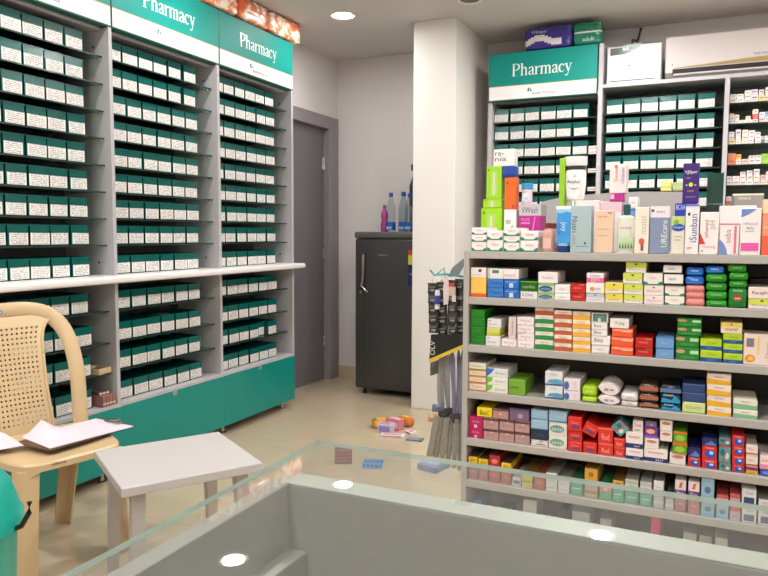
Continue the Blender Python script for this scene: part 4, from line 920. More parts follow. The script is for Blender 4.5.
# white tube/jar leaning on green carton, above
A = onY(575, 200, YR+.06); w2 = onY(586, 170, YR+.06).x-onY(565, 170, YR+.06).x; h2 = onY(575, 157, YR+.06).z-zb
t = empty('white_tub', 'white tapered tub with dark ring standing behind the blue tube', 'tub', (A.x, YR+.062, zb+.0004))
MB().lathe([(w2*.3, 0), (w2*.42, .006), (w2*.5, h2*.35), (w2*.5, h2*.62), (w2*.44, h2*.72)], WHITE, n=24, sy=.72).build('tub_body', t, smooth=True)
MB().lathe([(w2*.47, h2*.7), (w2*.49, h2*.79)], mat((40, 50, 44), .4), n=24, sy=.72).build('ring', t)
MB().lathe([(w2*.49, h2*.79), (w2*.55, h2*.83), (w2*.54, h2), (w2*.5, h2)], WHITE, n=24, sy=.72).build('lid', t, smooth=True)
e = MB(); e.word('Kaylor', 0, h2*.42, w2*.62, C((40, 50, 50)), -w2*.36-.001); e.word('oil', 0, h2*.56, w2*.16, C((90, 90, 90)), -w2*.36-.001); e.add([(-w2*.3, -w2*.36-.001, h2*.3), (0, -w2*.37-.001, h2*.25), (w2*.3, -w2*.36-.001, h2*.3), (0, -w2*.37-.001, h2*.27)], [(0, 1, 2, 3)], C((80, 80, 80))); e.build('printed_label', t)
x_ = onY(562.5, 200, YR+.06).x
carton('slim_green_carton', .019, h2*.98, .06, (150, 200, 40), [('b', .0, .06, (110, 160, 30))], 'slim lime carton upright left of the white tub', (x_-.0, YR+.045, SZ[0]+.0003+0), group=None).scale = (1, 1, (zb+h2-SZ[0]-.003)/(h2*.98))
stack(0, 6, 595.3, 613.6, [('peach', 210.3)], depth=.04, where='right of the blue-grey carton')
stack(0, 7, 600, 622, [('pinkw', 201.5), ('magenta', 193.3, 609.5, 623), ('tallwhite', 163.8, 609.8, 627)], y=YR, depth=.07, where='tall stack in '+RB)
# white lotion bottle with green cap
A = onY(625.8, 252, YS+.035); bw = (onY(635.3, 230, YS+.035).x-onY(616.5, 230, YS+.035).x)/2; zc = onY(626, 215, YS+.035).z-SZ[0]; zh = onY(626, 205, YS+.035).z-SZ[0]
def ex2(e):
    e.box((-bw*.8, -bw*.56-.0012, zc*.1), (bw*.8, -bw*.56-.0006, zc*.42), C((200, 220, 180)))
    e.word('KAYALIN', 0, zc*.66, bw*1.1, C((60, 60, 60)), -bw*.56-.0014)
    for k in range(5): e.add([(-bw*.7+k*bw*.3, -bw*.56-.0016, zc*.12), (-bw*.6+k*bw*.3, -bw*.56-.0016, zc*.3), (-bw*.45+k*bw*.3, -bw*.56-.0016, zc*.13)], [(0, 2, 1)], C((80, 130, 80)))
bottle('lotion_bottle', 'white lotion bottle with a dark green cap on top shelf', (A.x, YS+.035, SZ[0]+.0003),
       [(bw*.95, 0), (bw, .004), (bw, zc*.8), (bw*.86, zc*.93), (bw*.35, zc), (bw*.3, zc+.001)], mat((228, 228, 214), .35), [(bw*.36, zc), (bw*.38, zh), (bw*.34, zh+.001)], mat((6, 84, 84), .4), sy=.55, extra=ex2)
stack(0, 8, 628.5, 638.5, [('lblue', 208.5), ('plainw', 197)], y=YR, depth=.06, where='behind the lotion bottle')
stack(0, 9, 635.5, 650, [('cream', 207)], depth=.045, where='right of the lotion bottle')
stack(0, 10, 650.5, 670.5, [('slate', 206)], depth=.05, where='middle of top shelf')
stack(0, 11, 672, 685.3, [('ceta', 216)], depth=.05, where='left of the tall blue-lettered carton')
stack(0, 12, 675, 697, [('bcaa', 203), ('purple', 163, 683.3, 700.2)], y=YR-.05, depth=.05, where='behind the tall blue-lettered carton')
stack(0, 13, 686, 700, [('sunban', 204)], depth=.04, where='right half of top shelf')
stack(0, 14, 700.5, 719.5, [('redtri', 212)], depth=.05, where='right of the blue-lettered carton')
stack(0, 15, 720, 740, [('pinkbar', 223.5)], depth=.05, where='right end of top shelf')
stack(0, 16, 719.5, 757, [('sebabig', 205.5)], y=YR-.06, depth=.07, where='behind pink-barred one')
stack(0, 17, 741, 762, [('sebamed', 208)], depth=.05, where='right end of top shelf')
stack(0, 18, 763.5, 781, [('orpeach', 199)], depth=.05, where='far right')
# dark teal tray leaning at the back of the top shelf
p0 = onY(706, 211, YR+.08); p1 = onY(724, 173, YR+.08)
t = MB(); wq = p1.x-p0.x; hq = p1.z-SZ[0]
TM = mat((6, 74, 62), .15, coat=.5)
t.box((0, 0, 0), (wq, .004, hq), TM, bev=.001); t.box((0, -.03, 0), (.003, .004, hq), TM); t.box((wq-.003, -.03, 0), (wq, .004, hq), TM); t.box((0, -.03, 0), (wq, .004, .003), TM); t.box((0, -.03, hq*.60), (wq, 0, hq*.615), mat((90, 150, 130), .3))
o = t.build('teal_tray', None, (p0.x, YR+.085, SZ[0]+.0005)); tag(o, 'dark teal plastic tray standing upright behind the top-shelf cartons', 'tray')
# wide clear-grey pack at the right end
p0 = onY(731, 205, YR+.05)
carton('clear_pack', .085, onY(745, 194, YR+.05).z-SZ[0], .06, (150, 146, 138), [('t', 'tissue', .4, .93, .4, (220, 214, 206)), ('b', .97, 1, (230, 220, 200))], 'grey film pack behind the wide white pack, far right', (p0.x+.045, YR+.035, SZ[0]+.0003), soft=1)

# ---- second shelf
S = 1
stack(S, 1, 471, 486.6, [('yelor', 267.5)])
stack(S, 2, 487.3, 503.3, [('bluet', 288.3), ('bluet', 279), ('palesq', 268.6)])
stack(S, 3, 503.8, 519.6, [('bluew', 288.6), ('bluew', 279.2), ('redtx', 269, 503.2, 519)])
stack(S, 4, 520.2, 537.5, [('ezine', 291), ('dgreen', 281.3)])
stack(S, 5, 538, 554, [('boval', 293.4), ('boval', 283.2), ('bigw', 272, 538, 558)])
stack(S, 6, 554.4, 570.3, [('plainw', 294), ('plainw', 284.6)])
stack(S, 7, 570.8, 585.6, [('red', 293.6), ('red', 284)])
stack(S, 8, 586, 604.8, [('grb', 293.3), ('yelcor', 283), ('pink', 273, 586.5, 604)])
stack(S, 9, 605.2, 623.2, [('yel', 293.6), ('yel', 282.6)])
stack(S, 10, 623.8, 643.3, [('lim', 294.8), ('lim', 284.2), ('lim', 273, 623, 642.6), ('lim', 262, 626, 646.5)])
stack(S, 11, 644, 664, [('brtx', 295.5), ('brtx', 285), ('grcor', 273.2, 643.5, 663)])
stack(S, 12, 664.8, 684.8, [('grcor', 296.3), ('grcor', 285.8), ('blkband', 274.5, 664, 683.5), ('blkband', 265.3, 663.2, 682.2)])
stack(S, 13, 685.5, 705, [('psoft', 298.8), ('psoft', 291.6), ('psoft', 285.2), ('bsoft', 276.2, 685, 704.6), ('bsoft', 267.2, 686, 704.4)])
stack(S, 14, 705.8, 727.6, [('gsoft', 300), ('gsoft', 291.2), ('gsoft', 282.4), ('gsoft', 273.8), ('bsoft', 266, 705.4, 724.8)])
stack(S, 15, 728.6, 747.4, [('gemb', 288), ('gsoft', 280.3, 729, 748), ('gsoft', 272.3, 729, 749), ('gsoft', 264.4, 727.5, 747.3)])
stack(S, 16, 748.4, 776, [('lim', 299), ('epi', 287.3)])
stack(S, 17, 750, 772, [('dbrn', 278.5)], y=YS+.17, depth=.06, where='above the right end of second shelf')
# ---- third shelf
S = 2
stack(S, 1, 470.6, 485, [('green', 335.5), ('green', 327), ('green', 318.3), ('green', 309.6)])
stack(S, 2, 485.5, 500.4, [('wgrey', 336), ('yw', 328, 486.5, 500), ('wgrey', 318.8, 487, 501)])
z_ = stack(S, 3, 501, 516.6, [('wred', 339.3)])
A = onY(512, 339, YS+.015)
carton('carton', .025, .072, .12, (228, 206, 206), [('v', 'Tonoferon', .5, .5, .7, (140, 130, 140)), ('b', .97, 1, (240, 226, 224))], 'pinkish carton stood on end in third stack, third shelf', (A.x, YS+.015, z_+.0005), group='boxed products on the grey shelving')
stack(S, 4, 517.2, 534.2, [('wred', 341), ('wred', 333.4), ('wred', 325.3), ('wred', 317)])
stack(S, 5, 534.8, 553.6, [('wgreen', 340), ('wgreen', 331.6), ('wgreen', 323.5), ('wgreen', 315.3), ('wbrown', 307)])
stack(S, 6, 554.2, 572, [('wbrown', 343), ('wbrown', 334.9), ('wbrown', 327), ('wbrown', 318.7), ('wbrown', 310.3)])
stack(S, 7, 572.5, 590.6, [('wyel', 344.8), ('wyel', 336.6), ('wyel', 328.4), ('wyel', 320), ('wyel', 311.6)])
stack(S, 8, 591.3, 609.6, [('plainw', 345.3), ('betz', 336, 591.3, 610.4), ('betz', 329.4, 591.5, 607.6), ('betz', 322.8, 591.5, 607.6), ('grborder', 313, 591.3, 608.4)])
stack(S, 9, 611.3, 633.6, [('orng', 346.8), ('orng', 337.2), ('orng', 328.6, 612, 633), ('tang', 318.5, 610, 629.3)])
stack(S, 10, 635.3, 653, [('red', 348.3), ('red', 338)])
stack(S, 11, 655.8, 674.3, [('lblue', 348.6), ('lblue', 337.3)])
stack(S, 12, 675.8, 699.4, [('glab', 347.3), ('glab', 335.4), ('glab', 326.6, 677.2, 701.8), ('glab', 318, 677.4, 702)])
stack(S, 13, 700.3, 722.3, [('limeblue', 350.3), ('limeblue', 339.1)])
stack(S, 14, 723.3, 743, [('limeblue', 353.4), ('limeblue', 343.6), ('limeblue', 334), ('cremy', 322.6, 721, 742.8)])
stack(S, 15, 744, 779, [('capsule', 334.6)], depth=.1)
# ---- fourth shelf
S = 3
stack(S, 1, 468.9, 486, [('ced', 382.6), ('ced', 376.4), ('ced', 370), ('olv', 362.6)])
stack(S, 2, 486.6, 508, [('wgl', 385), ('wgl', 377.4), ('wbl', 368.6)])
stack(S, 3, 508.7, 525.5, [('glime', 379.8)])
stack(S, 4, 545, 562.8, [('swoosh', 385.6), ('swoosh', 371.6)])
stack(S, 5, 563.6, 580.3, [('bellip', 391), ('bellip', 379)])
stack(S, 6, 581.6, 597, [('limesoft', 396.6), ('limesoft', 386)])
stack(S, 7, 597.8, 620, [('woval', 395.4), ('woval', 383.4)])
stack(S, 8, 620.8, 638.2, [('wsoft', 401.4), ('wsoft', 393.2)])
stack(S, 9, 639.4, 658.6, [('brd', 402.6), ('brd', 393.6), ('brd', 384)])
stack(S, 10, 660, 681.6, [('cyan', 404), ('cyan', 394), ('navyd', 385.4)])
stack(S, 11, 682.4, 705.6, [('fourts', 402.6), ('navy', 393.2), ('navy', 384.6)])
stack(S, 12, 707, 731.6, [('wy2', 406.8), ('wy2', 395.4), ('wy2', 384.8), ('wy2', 374)])
stack(S, 13, 733.2, 758, [('wg2', 410), ('wg2', 399.2)])
# ---- fifth shelf
S = 4
stack(S, 1, 468.6, 482.8, [('mag2', 428), ('mag2', 417)])
za = stack(S, 2, 483.3, 498.6, [('mauve', 429.4), ('mauve', 418.3)])
zb2 = stack(S, 3, 499, 514.2, [('mauve', 431), ('mauve', 419.8)])
zc2 = stack(S, 4, 514.8, 529.8, [('mauve', 432.8), ('mauve', 421.6)])
TR = 'upper row over the mauve cartons'
stack(S, 5, 476.6, 492, [('benc', 407.8)], z0=max(za, zb2), where=TR, depth=.1)
stack(S, 6, 492.8, 508.6, [('pbrn', 409)], z0=max(za, zb2, zc2), where=TR, depth=.1)
stack(S, 7, 509.3, 529.2, [('purp', 409)], z0=max(zb2, zc2), where=TR, depth=.1)
stack(S, 5, 531, 548, [('wline', 440), ('nav2', 429.4), ('lb2', 419.8), ('lb2', 409.8)])
stack(S, 6, 548.7, 567.2, [('goval', 436.2), ('goval', 422.3), ('lb2', 411)])
stack(S, 7, 568, 582.2, [('redt', 441.8), ('redt', 431.4), ('redt', 416.8)])
zt5 = stack(S, 8, 583, 597, [('redt', 443)])
zt6 = stack(S, 9, 598.2, 613.4, [('redw', 443.2), ('redw', 427.8)])
zt7 = stack(S, 10, 614, 625, [('redw', 447.4), ('redw', 438.5)])
def tilted(px, py, wpx, hpx, ang, sty, lab, y):
    A = onY(px, py, y); k = onY(px+1, py, y).x-A.x
    desc, base, dec, soft = ST[sty]; w_ = wpx*k; h_ = hpx*k
    o = carton('carton', w_, h_, .12, base, dec, lab, (0, 0, 0), group='boxed products on the grey shelving')
    off = Vector((math.sin(ang)*h_/2, 0, math.cos(ang)*h_/2))
    o.rotation_euler = (0, ang, 0); o.location = Vector((A.x, y, A.z))-off
tilted(590.6, 429.5, 14.5, 12.5, math.radians(24), 'redt', 'red toothpaste carton tilted on top of the eighth stack, fifth shelf', YS+.014)
tilted(620, 428.2, 13.5, 13.5, math.radians(42), 'teal', 'teal patterned carton tipped onto its corner, fifth shelf', YS+.014)
stack(S, 11, 625.8, 643.4, [('wnavy', 448.4), ('wnavy', 432.4), ('wreds', 420.6, 632.8, 643.4)])
stack(S, 12, 644, 668, [('wnavy', 449.4), ('wredlab', 438.4, 644.6, 659), ('purpor', 427.2, 644.4, 658.4), ('purp', 421, 645, 657)])
stack(S, 13, 669.6, 686, [('wredlab', 453.6), ('greenor', 442.8, 672.5, 687.6), ('greenor', 431.6, 673.5, 687.4)])
stack(S, 14, 660, 672.8, [('wredlab', 430.8), ('wredlab', 420)], z0=onY(666, 441.5, YS+.012).z, where='over the navy-footed carton')
stack(S, 14, 687.9, 700.8, [('colg', 457.6), ('colgd', 448)])
stack(S, 15, 702, 717.6, [('colg', 460.2), ('colg', 446.2), ('colgd', 438.6)])
stack(S, 16, 719, 731.2, [('teal', 462.8), ('teal', 445.6), ('teal', 438)])
stack(S, 17, 732, 745, [('colg', 465.2), ('colg', 456), ('colg', 447), ('colg', 435.6)])
stack(S, 18, 746, 758.4, [('yelpur', 467.4), ('wred3', 455.6), ('wred3', 445.2)])
stack(S, 19, 760, 776, [('bluep', 469.6), ('pinkwh', 456)])
# ---- sixth shelf, seen over and through the counter glass
S = 5
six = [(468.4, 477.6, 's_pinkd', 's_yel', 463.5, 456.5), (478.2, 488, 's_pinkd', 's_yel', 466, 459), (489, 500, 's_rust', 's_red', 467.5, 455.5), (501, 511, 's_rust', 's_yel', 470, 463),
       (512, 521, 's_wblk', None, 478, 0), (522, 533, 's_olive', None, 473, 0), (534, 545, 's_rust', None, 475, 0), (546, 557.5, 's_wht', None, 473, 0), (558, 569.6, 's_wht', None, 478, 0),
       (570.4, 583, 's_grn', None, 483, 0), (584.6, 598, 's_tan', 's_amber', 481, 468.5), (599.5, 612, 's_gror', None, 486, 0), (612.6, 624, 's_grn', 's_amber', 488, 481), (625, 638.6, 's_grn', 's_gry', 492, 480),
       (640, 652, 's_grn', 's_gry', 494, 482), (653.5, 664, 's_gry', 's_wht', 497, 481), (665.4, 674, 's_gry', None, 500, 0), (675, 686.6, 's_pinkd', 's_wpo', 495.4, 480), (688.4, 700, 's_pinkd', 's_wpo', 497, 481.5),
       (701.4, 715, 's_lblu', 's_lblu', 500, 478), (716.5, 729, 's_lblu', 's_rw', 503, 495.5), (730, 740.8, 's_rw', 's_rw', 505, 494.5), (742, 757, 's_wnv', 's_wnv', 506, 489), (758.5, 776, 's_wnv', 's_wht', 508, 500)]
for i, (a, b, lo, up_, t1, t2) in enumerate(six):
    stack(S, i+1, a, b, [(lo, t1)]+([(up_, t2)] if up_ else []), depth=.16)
S = 6
for i, (a, b, s_, t1) in enumerate(((471, 481, 's_blu', 500), (495, 508, 's_dark', 514), (523, 537, 's_wht', 500), (556, 566, 's_dark', 516), (572, 590, 's_gry', 512), (600, 612, 's_gry', 519), (651, 661, 's_hot', 516), (683, 697, 's_gry', 533), (699, 712, 's_gry', 536), (715, 728, 's_gry', 538))):
    stack(S, i+1, a, b, [(s_, t1)], y=YS+.03+.02*(i % 3), depth=.12)

# grey case behind the shelving, small boxes on it
yc = 3.25
pts = []
for px, py in ((528, 212), (533, 206), (545, 201), (565, 196.5), (600, 193.5), (640, 191.5), (690, 192), (697, 194)):
    q = onY(px, py, yc); pts.append((q.x, q.z))
m = MB(); x0 = pts[0][0]; x1 = pts[-1][0]
poly = [(x0, 0)]+pts+[(x1, 0)]; n = len(poly); d2 = .3
m.add([(x-x0, 0, z) for x, z in poly]+[(x-x0, d2, z) for x, z in poly], [tuple(range(n))[::-1][::-1], tuple(reversed(range(n, 2*n)))]+[(i+n, (i+1) % n+n, (i+1) % n, i) for i in range(n)], mat((168, 164, 164), .4, noise=.02, nscale=3))
tag(m.build('grey_case', None, (x0, yc, 0)), 'large light grey case with rounded top between shelving and back cabinets', 'case')
for (a, b, c, st, lab) in ((660.5, 671.5, 183.5, 'yel', 'small yellow carton on the grey case left of purple carton'), (672.5, 684, 184, 'limesoft', 'small pale green pack on the grey case beside purple carton')):
    A = onY(a, 191.6, yc+.05); B = onY(b, 191.6, yc+.05); T = onY(a, c, yc+.05).z
    carton('carton', B.x-A.x, T-pts[5][1]+.004, .08, (226, 222, 120) if st == 'yel' else (170, 190, 130), [('b', .3, .5, (200, 196, 150))], lab, ((A.x+B.x)/2, yc+.05, pts[5][1]+.0035))

# ================================================================ HANGING SACHETS LEFT OF THE SHELVING
rail = MB(); rail.tube([onY(430, 270, 2.26), onY(434, 275, 2.26), onY(446, 274, 2.26), onY(462, 276.5, 2.26), onY(470, 277, 2.27)], .0035, mat((70, 150, 150), .3, metal=.4), 8)
rail.tube([onY(436, 275, 2.26), onY(444, 268, 2.26), onY(445, 279, 2.26)], .0025, mat((70, 150, 150), .3, metal=.4), 8)
tag(rail.build('hanging_wire'), 'bent teal wire sticking out from the shelving side panel', 'wire')
SAB = mat((34, 34, 34), .2, coat=.5); SAG = mat((120, 120, 112), .25, metal=.4); SAW = mat((190, 190, 184), .3)
random.seed(5)
for i, (px, y0_, y1_, yy) in enumerate(((432.6, 283, 333, 2.25), (441.6, 282, 335, 2.262), (451.8, 280, 334, 2.25), (460, 279, 334, 2.262))):
    A = onY(px, y0_, yy); B = onY(px+1.5, y1_, yy); k = 5.3*onY(px+1, 300, yy).x-5.3*onY(px, 300, yy).x; nS = 5
    t = empty('sachet_strip', ('hanging strip of black sachets, outermost left on the wire', 'hanging strip of black sachets, second from left on the wire', 'hanging strip of black sachets, third from left on the wire', 'hanging strip of black sachets, closest to the shelving')[i],
              'sachet strip', (A.x, yy, A.z), group='black sachet strips on the wire')
    hs = (A.z-B.z)/nS
    MB().tube([(0, 0, 0), (0, .001, .012), (.001, .002, max(.014, onY(px, 275.5, 2.26).z-A.z))], .0012, SAW, 6).build('string', t)
    for j in range(nS):
        zc_ = -hs*(j+.5); dx = (B.x-A.x)*(j+.5)/nS; s = MB()
        hw, hh = k*1.0, hs*.5
        g = [(-hw, -hh), (-hw*.9, -hh*.8), (-hw*.9, hh*.8), (-hw, hh), (hw, hh), (hw*.9, hh*.8), (hw*.9, -hh*.8), (hw, -hh)]
        vs = [(x+dx, -.0008, z+zc_) for x, z in g]+[(x+dx, .0008, z+zc_) for x, z in g]
        s.add(vs, [tuple(range(8)), tuple(reversed(range(8, 16)))]+[(q+8, (q+1) % 8+8, (q+1) % 8, q) for q in range(8)], SAB)
        nn = 7; bul = []
        for a in range(nn):
            for b_ in range(nn):
                u = -1+2*a/(nn-1); v = -1+2*b_/(nn-1); bul.append((dx+u*hw*.86, -.0008-.0055*max(0, (1-u*u))*max(0, (1-v*v)), zc_+v*hh*.78))
        s.add(bul, [(a*nn+b_, (a+1)*nn+b_, (a+1)*nn+b_+1, a*nn+b_+1) for a in range(nn-1) for b_ in range(nn-1)], SAB)
        e1 = random.uniform(-.3, .3)
        s.add([(dx-hw*.6, -.0072, zc_+hh*(-.1+e1)), (dx+hw*.6, -.0072, zc_+hh*(.05+e1)), (dx+hw*.55, -.0072, zc_+hh*(.35+e1)), (dx-hw*.6, -.0072, zc_+hh*(.15+e1))], [(0, 1, 2, 3)], SAG)
        s.word('VIP', dx, zc_-hh*.45+e1*hh*.3, hw*.9, SAW, -.0068)
        s.build('sachet', t)
# tube pack and brush pack
A = onY(437.5, 292, 2.235)
t = empty('mini_tube', 'small white and blue tube hanging before the black sachets', 'tube', (A.x, 2.235, onY(437, 309, 2.235).z))
hh = onY(437, 290, 2.235).z-onY(437, 309, 2.235).z
MB().lathe([(.008, 0), (.0085, .003), (.0085, hh*.12)], WHITE, n=14).build('cap', t)
MB().lathe([(.0085, hh*.12), (.009, hh*.14), (.009, hh*.9), (.006, hh)], mat((210, 214, 226), .3), n=16).build('tube_body', t, smooth=True)
MB().lathe([(.0094, hh*.25), (.0094, hh*.72)], mat((50, 60, 150), .35), n=16).build('printed_label', t)
A = onY(443.5, 305, 2.24); B = onY(446, 275, 2.24)
m = MB(); m.add([(0, 0, 0), (.016, 0, .004), (.022, 0, .06), (.012, 0, B.z-A.z), (.004, 0, B.z-A.z), (-.002, 0, .06)]+[(0, .004, 0), (.016, .004, .004), (.022, .004, .06), (.012, .004, B.z-A.z), (.004, .004, B.z-A.z), (-.002, .004, .06)],
                [tuple(range(6)), tuple(reversed(range(6, 12)))]+[(i+6, (i+1) % 6+6, (i+1) % 6, i) for i in range(6)], mat((214, 200, 198), .3, coat=.4))
tag(m.build('white_packet', None, (A.x, 2.24, A.z)), 'slim whitish packet hanging beside the small blue tube', 'packet')
A = onY(452, 290, 2.238)
m = MB(); m.box((-.012, 0, -.02), (.012, .003, .012), mat((200, 176, 166), .4), bev=.001); m.box((-.012, -.001, .012), (.008, .002, .024), mat((190, 60, 50), .4)); m.box((0, -.001, -.04), (.014, .002, -.018), mat((206, 204, 190), .4))
tag(m.build('small_packet', None, (A.x, 2.238, A.z)), 'small red and white packet hanging high on the sachet strips', 'packet')
m = MB(); P_ = [onY(448, 277, 2.261), onY(452, 268, 2.261), onY(464, 258, 2.261), onY(465, 264, 2.261), onY(458, 276, 2.261)]
m.add([tuple(q) for q in P_]+[(q.x, q.y+.004, q.z) for q in P_], [(0, 1, 2, 3, 4), (9, 8, 7, 6, 5)]+[(i, i+5, (i+1) % 5+5, (i+1) % 5) for i in range(5)], mat((120, 128, 132), .3, coat=.4))
tag(m.build('grey_sleeve'), 'empty grey plastic sleeve fanned out above the wire', 'sleeve')
# big black card with yellow band
yy = 2.245; P_ = [onY(*q, yy) for q in ((429, 361.5), (464.3, 344.5), (463.5, 334), (431, 334.5))]
m = MB(); m.add([tuple(q) for q in P_]+[(q.x, q.y+.006, q.z) for q in P_], [(0, 1, 2, 3), (7, 6, 5, 4)]+[(i, i+4, (i+1) % 4+4, (i+1) % 4) for i in range(4)], mat((28, 28, 30), .35))
Q = [onY(*q, yy-.001) for q in ((428.8, 363), (464.5, 347.5), (464.3, 344), (428.9, 359.2))]
m.add([tuple(q) for q in Q], [(0, 1, 2, 3)], mat((222, 190, 56), .4))
c0 = onY(432.5, 348, yy-.0015)
m.word('OLV', c0.x, c0.z, .05, mat((214, 214, 214), .4), yy-.0015, vert=True)
tag(m.build('hanging_card'), 'black hanging card with white letters and a slanted yellow band', 'card')
# pale film strips
random.seed(3)
for i, (px, top, bot, c) in enumerate(((441.5, 280, 412, (146, 142, 134)), (447.5, 280, 416, (150, 146, 150)), (453, 281, 420, (128, 124, 146)), (458.6, 281, 420, (112, 110, 138)), (462.4, 281, 418, (120, 120, 126)))):
    yy = 2.274+.004*(i % 2); N = 17; L = []; R_ = []
    for k in range(N):
        f = k/(N-1); wv = math.sin(f*6+i)*.9
        hw = (3.4 if f > .5 else 1.2)*(.85+.2*math.sin(f*9+i*2))
        L.append((onY(px-hw+wv, top+(bot-top)*f, yy), .004*math.sin(f*7+i))); R_.append(onY(px+hw+wv, top+(bot-top)*f, yy))
    vs = []
    for (l, dy), r in zip(L, R_): vs += [(l.x, yy+dy, l.z), ((l.x+r.x)/2, yy+dy-.005, (l.z+r.z)/2), (r.x, yy+dy, r.z), ((l.x+r.x)/2, yy+dy+.004, (l.z+r.z)/2)]
    fs = [(k*4+j, (k+1)*4+j, (k+1)*4+(j+1) % 4, k*4+(j+1) % 4) for k in range(N-1) for j in range(4)]+[(0, 1, 2, 3), ((N-1)*4+3, (N-1)*4+2, (N-1)*4+1, (N-1)*4)]
    m = MB(); m.add(vs, fs, mat(c, .2, coat=.6, noise=.25, nscale=70))
    tag(m.build('film_strip', smooth=True), f'greyish plastic packet strip below the black card, {ORD[i+1]} from left', 'strip', 'grey plastic strips under the black card')
for i in range(6):
    px = 429+i*6.2; yy = 2.22+.008*(i % 2)
    N = 7; vs = []
    for k in range(N):
        f = k/(N-1); cx = px+(438+i*4.8-px)*(1-f)*.9+f*0; yv = 416+i*.8+(458+i*1.6-416)*f; hw = 2.5+.8*math.sin(f*PI)+.5*math.sin(f*9+i)
        l = onY(cx-hw, yv, yy); r = onY(cx+hw, yv, yy)
        vs += [(l.x, yy, l.z), ((l.x+r.x)/2, yy-.009, (l.z+r.z)/2), (r.x, yy, r.z), ((l.x+r.x)/2, yy+.006, (l.z+r.z)/2)]
    m = MB(); m.add(vs, [(k*4+j, (k+1)*4+j, (k+1)*4+(j+1) % 4, k*4+(j+1) % 4) for k in range(N-1) for j in range(4)]+[(0, 1, 2, 3), ((N-1)*4+3, (N-1)*4+2, (N-1)*4+1, (N-1)*4)], mat((150, 147, 136), .22, metal=.1, coat=.5, noise=.2, nscale=60))
    tag(m.build('blister_sleeve', smooth=True), f'long ribbed grey sleeve hanging lowest by the shelving, {ORD[i+1]} from left', 'sleeve', 'ribbed grey sleeves hanging lowest')
for i, (a, b, c, d_, col_, l) in enumerate(((432, 404, 444, 412, (90, 100, 120), 'bluish grey sachet curled over the ribbed sleeves'), (438, 408, 452, 418, (32, 32, 36), 'black crumpled sachet in the lower hanging bunch'),
        (428, 414, 436, 422, (196, 150, 110), 'small tan sachet at the left of the hanging bunch'), (444, 414, 460, 424, (44, 46, 50), 'dark crumpled sachet just above the ribbed sleeves'), (430, 360, 438, 376, (70, 72, 66), 'dark folded corner of foil under the black card'))):
    p0 = onY(a, d_, 2.225); p1 = onY(c, b, 2.225); n = 6; vs = []
    for u in range(n):
        for v in range(n):
            fu, fv = u/(n-1), v/(n-1)
            vs.append((p0.x+(p1.x-p0.x)*fu, 2.226-.007*math.sin(fu*PI)*math.sin(fv*PI)+.002*math.sin(u*2.1+v*1.7), p0.z+(p1.z-p0.z)*(fv*.8+fu*.2)))
    nb_ = len(vs); vs += [(x, 2.231, z) for x, y, z in vs]
    fs = [(u*n+v, (u+1)*n+v, (u+1)*n+v+1, u*n+v+1) for u in range(n-1) for v in range(n-1)]
    fs += [tuple(q+nb_ for q in reversed(f)) for f in fs]
    m = MB(); m.add(vs, fs, mat(col_, .25, coat=.5)); tag(m.build('crumpled_sachet', smooth=True), l, 'sachet')

# ================================================================ FLOOR LITTER
def lying(px, py, l, w_, h_, rz, base, dec, name, label, soft=0):
    q = onZ(px, py, 0); m = MB()
    m.box((-l/2, -w_/2, 0), (l/2, w_/2, h_), C(base), bev=.002 if not soft else h_*.4, seg=1 if not soft else 3)
    for k, (x0, y0, x1, y1, c) in enumerate(dec): m.quad([(x0*l, y0*w_, h_+.0003+.0002*k), (x1*l, y0*w_, h_+.0003+.0002*k), (x1*l, y1*w_, h_+.0003+.0002*k), (x0*l, y1*w_, h_+.0003+.0002*k)], C(c))
    for k, (x0, y0, x1, y1, c) in enumerate(dec[:1]): m.quad([(x0*l, -w_/2-.0004, h_*.2), (x1*l, -w_/2-.0004, h_*.2), (x1*l, -w_/2-.0004, h_*.8), (x0*l, -w_/2-.0004, h_*.8)], C(c))
    o = m.build(name, None, (q.x, q.y, .0005), rz, smooth=bool(soft)); return tag(o, label, 'packet', 'packets lying on the floor')
lying(380, 427.5, .11, .07, .06, .5, (222, 140, 60), [(-.3, -.3, .3, .2, (240, 190, 70)), (-.45, -.45, -.2, .1, (120, 150, 60))], 'floor_packet', 'orange and green packet lying at left of the floor pile', 1)
lying(386, 433, .10, .05, .06, .15, (206, 190, 206), [(-.4, -.4, .3, .2, (150, 130, 190))], 'floor_packet', 'lilac and white carton lying before the orange packet')
lying(395, 429, .10, .06, .07, -.2, (222, 130, 150), [(-.3, -.3, .4, .3, (240, 200, 210)), (-.1, -.45, .1, -.2, (190, 50, 70))], 'floor_packet', 'pink packet standing in the middle of the floor pile')
lying(393, 436.5, .15, .05, .014, .25, (226, 220, 216), [(-.4, -.4, .35, .3, (210, 150, 160))], 'floor_packet', 'flat white packet at the front of the floor pile')
lying(406, 425.5, .11, .07, .06, -.3, (212, 120, 50), [(-.35, -.3, .3, .3, (236, 170, 60))], 'floor_packet', 'orange packet on the floor right against the pillar foot', 1)
lying(411, 433.5, .075, .05, .016, -.6, (228, 222, 226), [(-.3, -.3, .3, .3, (200, 110, 150))], 'floor_packet', 'small white and pink carton right of the floor pile')
lying(415, 440, .1, .06, .008, .1, (96, 104, 110), [(-.4, -.4, .3, .3, (130, 140, 150))], 'floor_packet', 'flat dark grey packet on the floor right of the pile')
lying(434, 468, .12, .14, .03, -.25, (76, 130, 160), [(-.42, -.42, .42, .42, (110, 110, 170)), (-.3, -.2, .3, .25, (140, 170, 206))], 'floor_packet', 'blue and violet packet lying alone near the shelving')
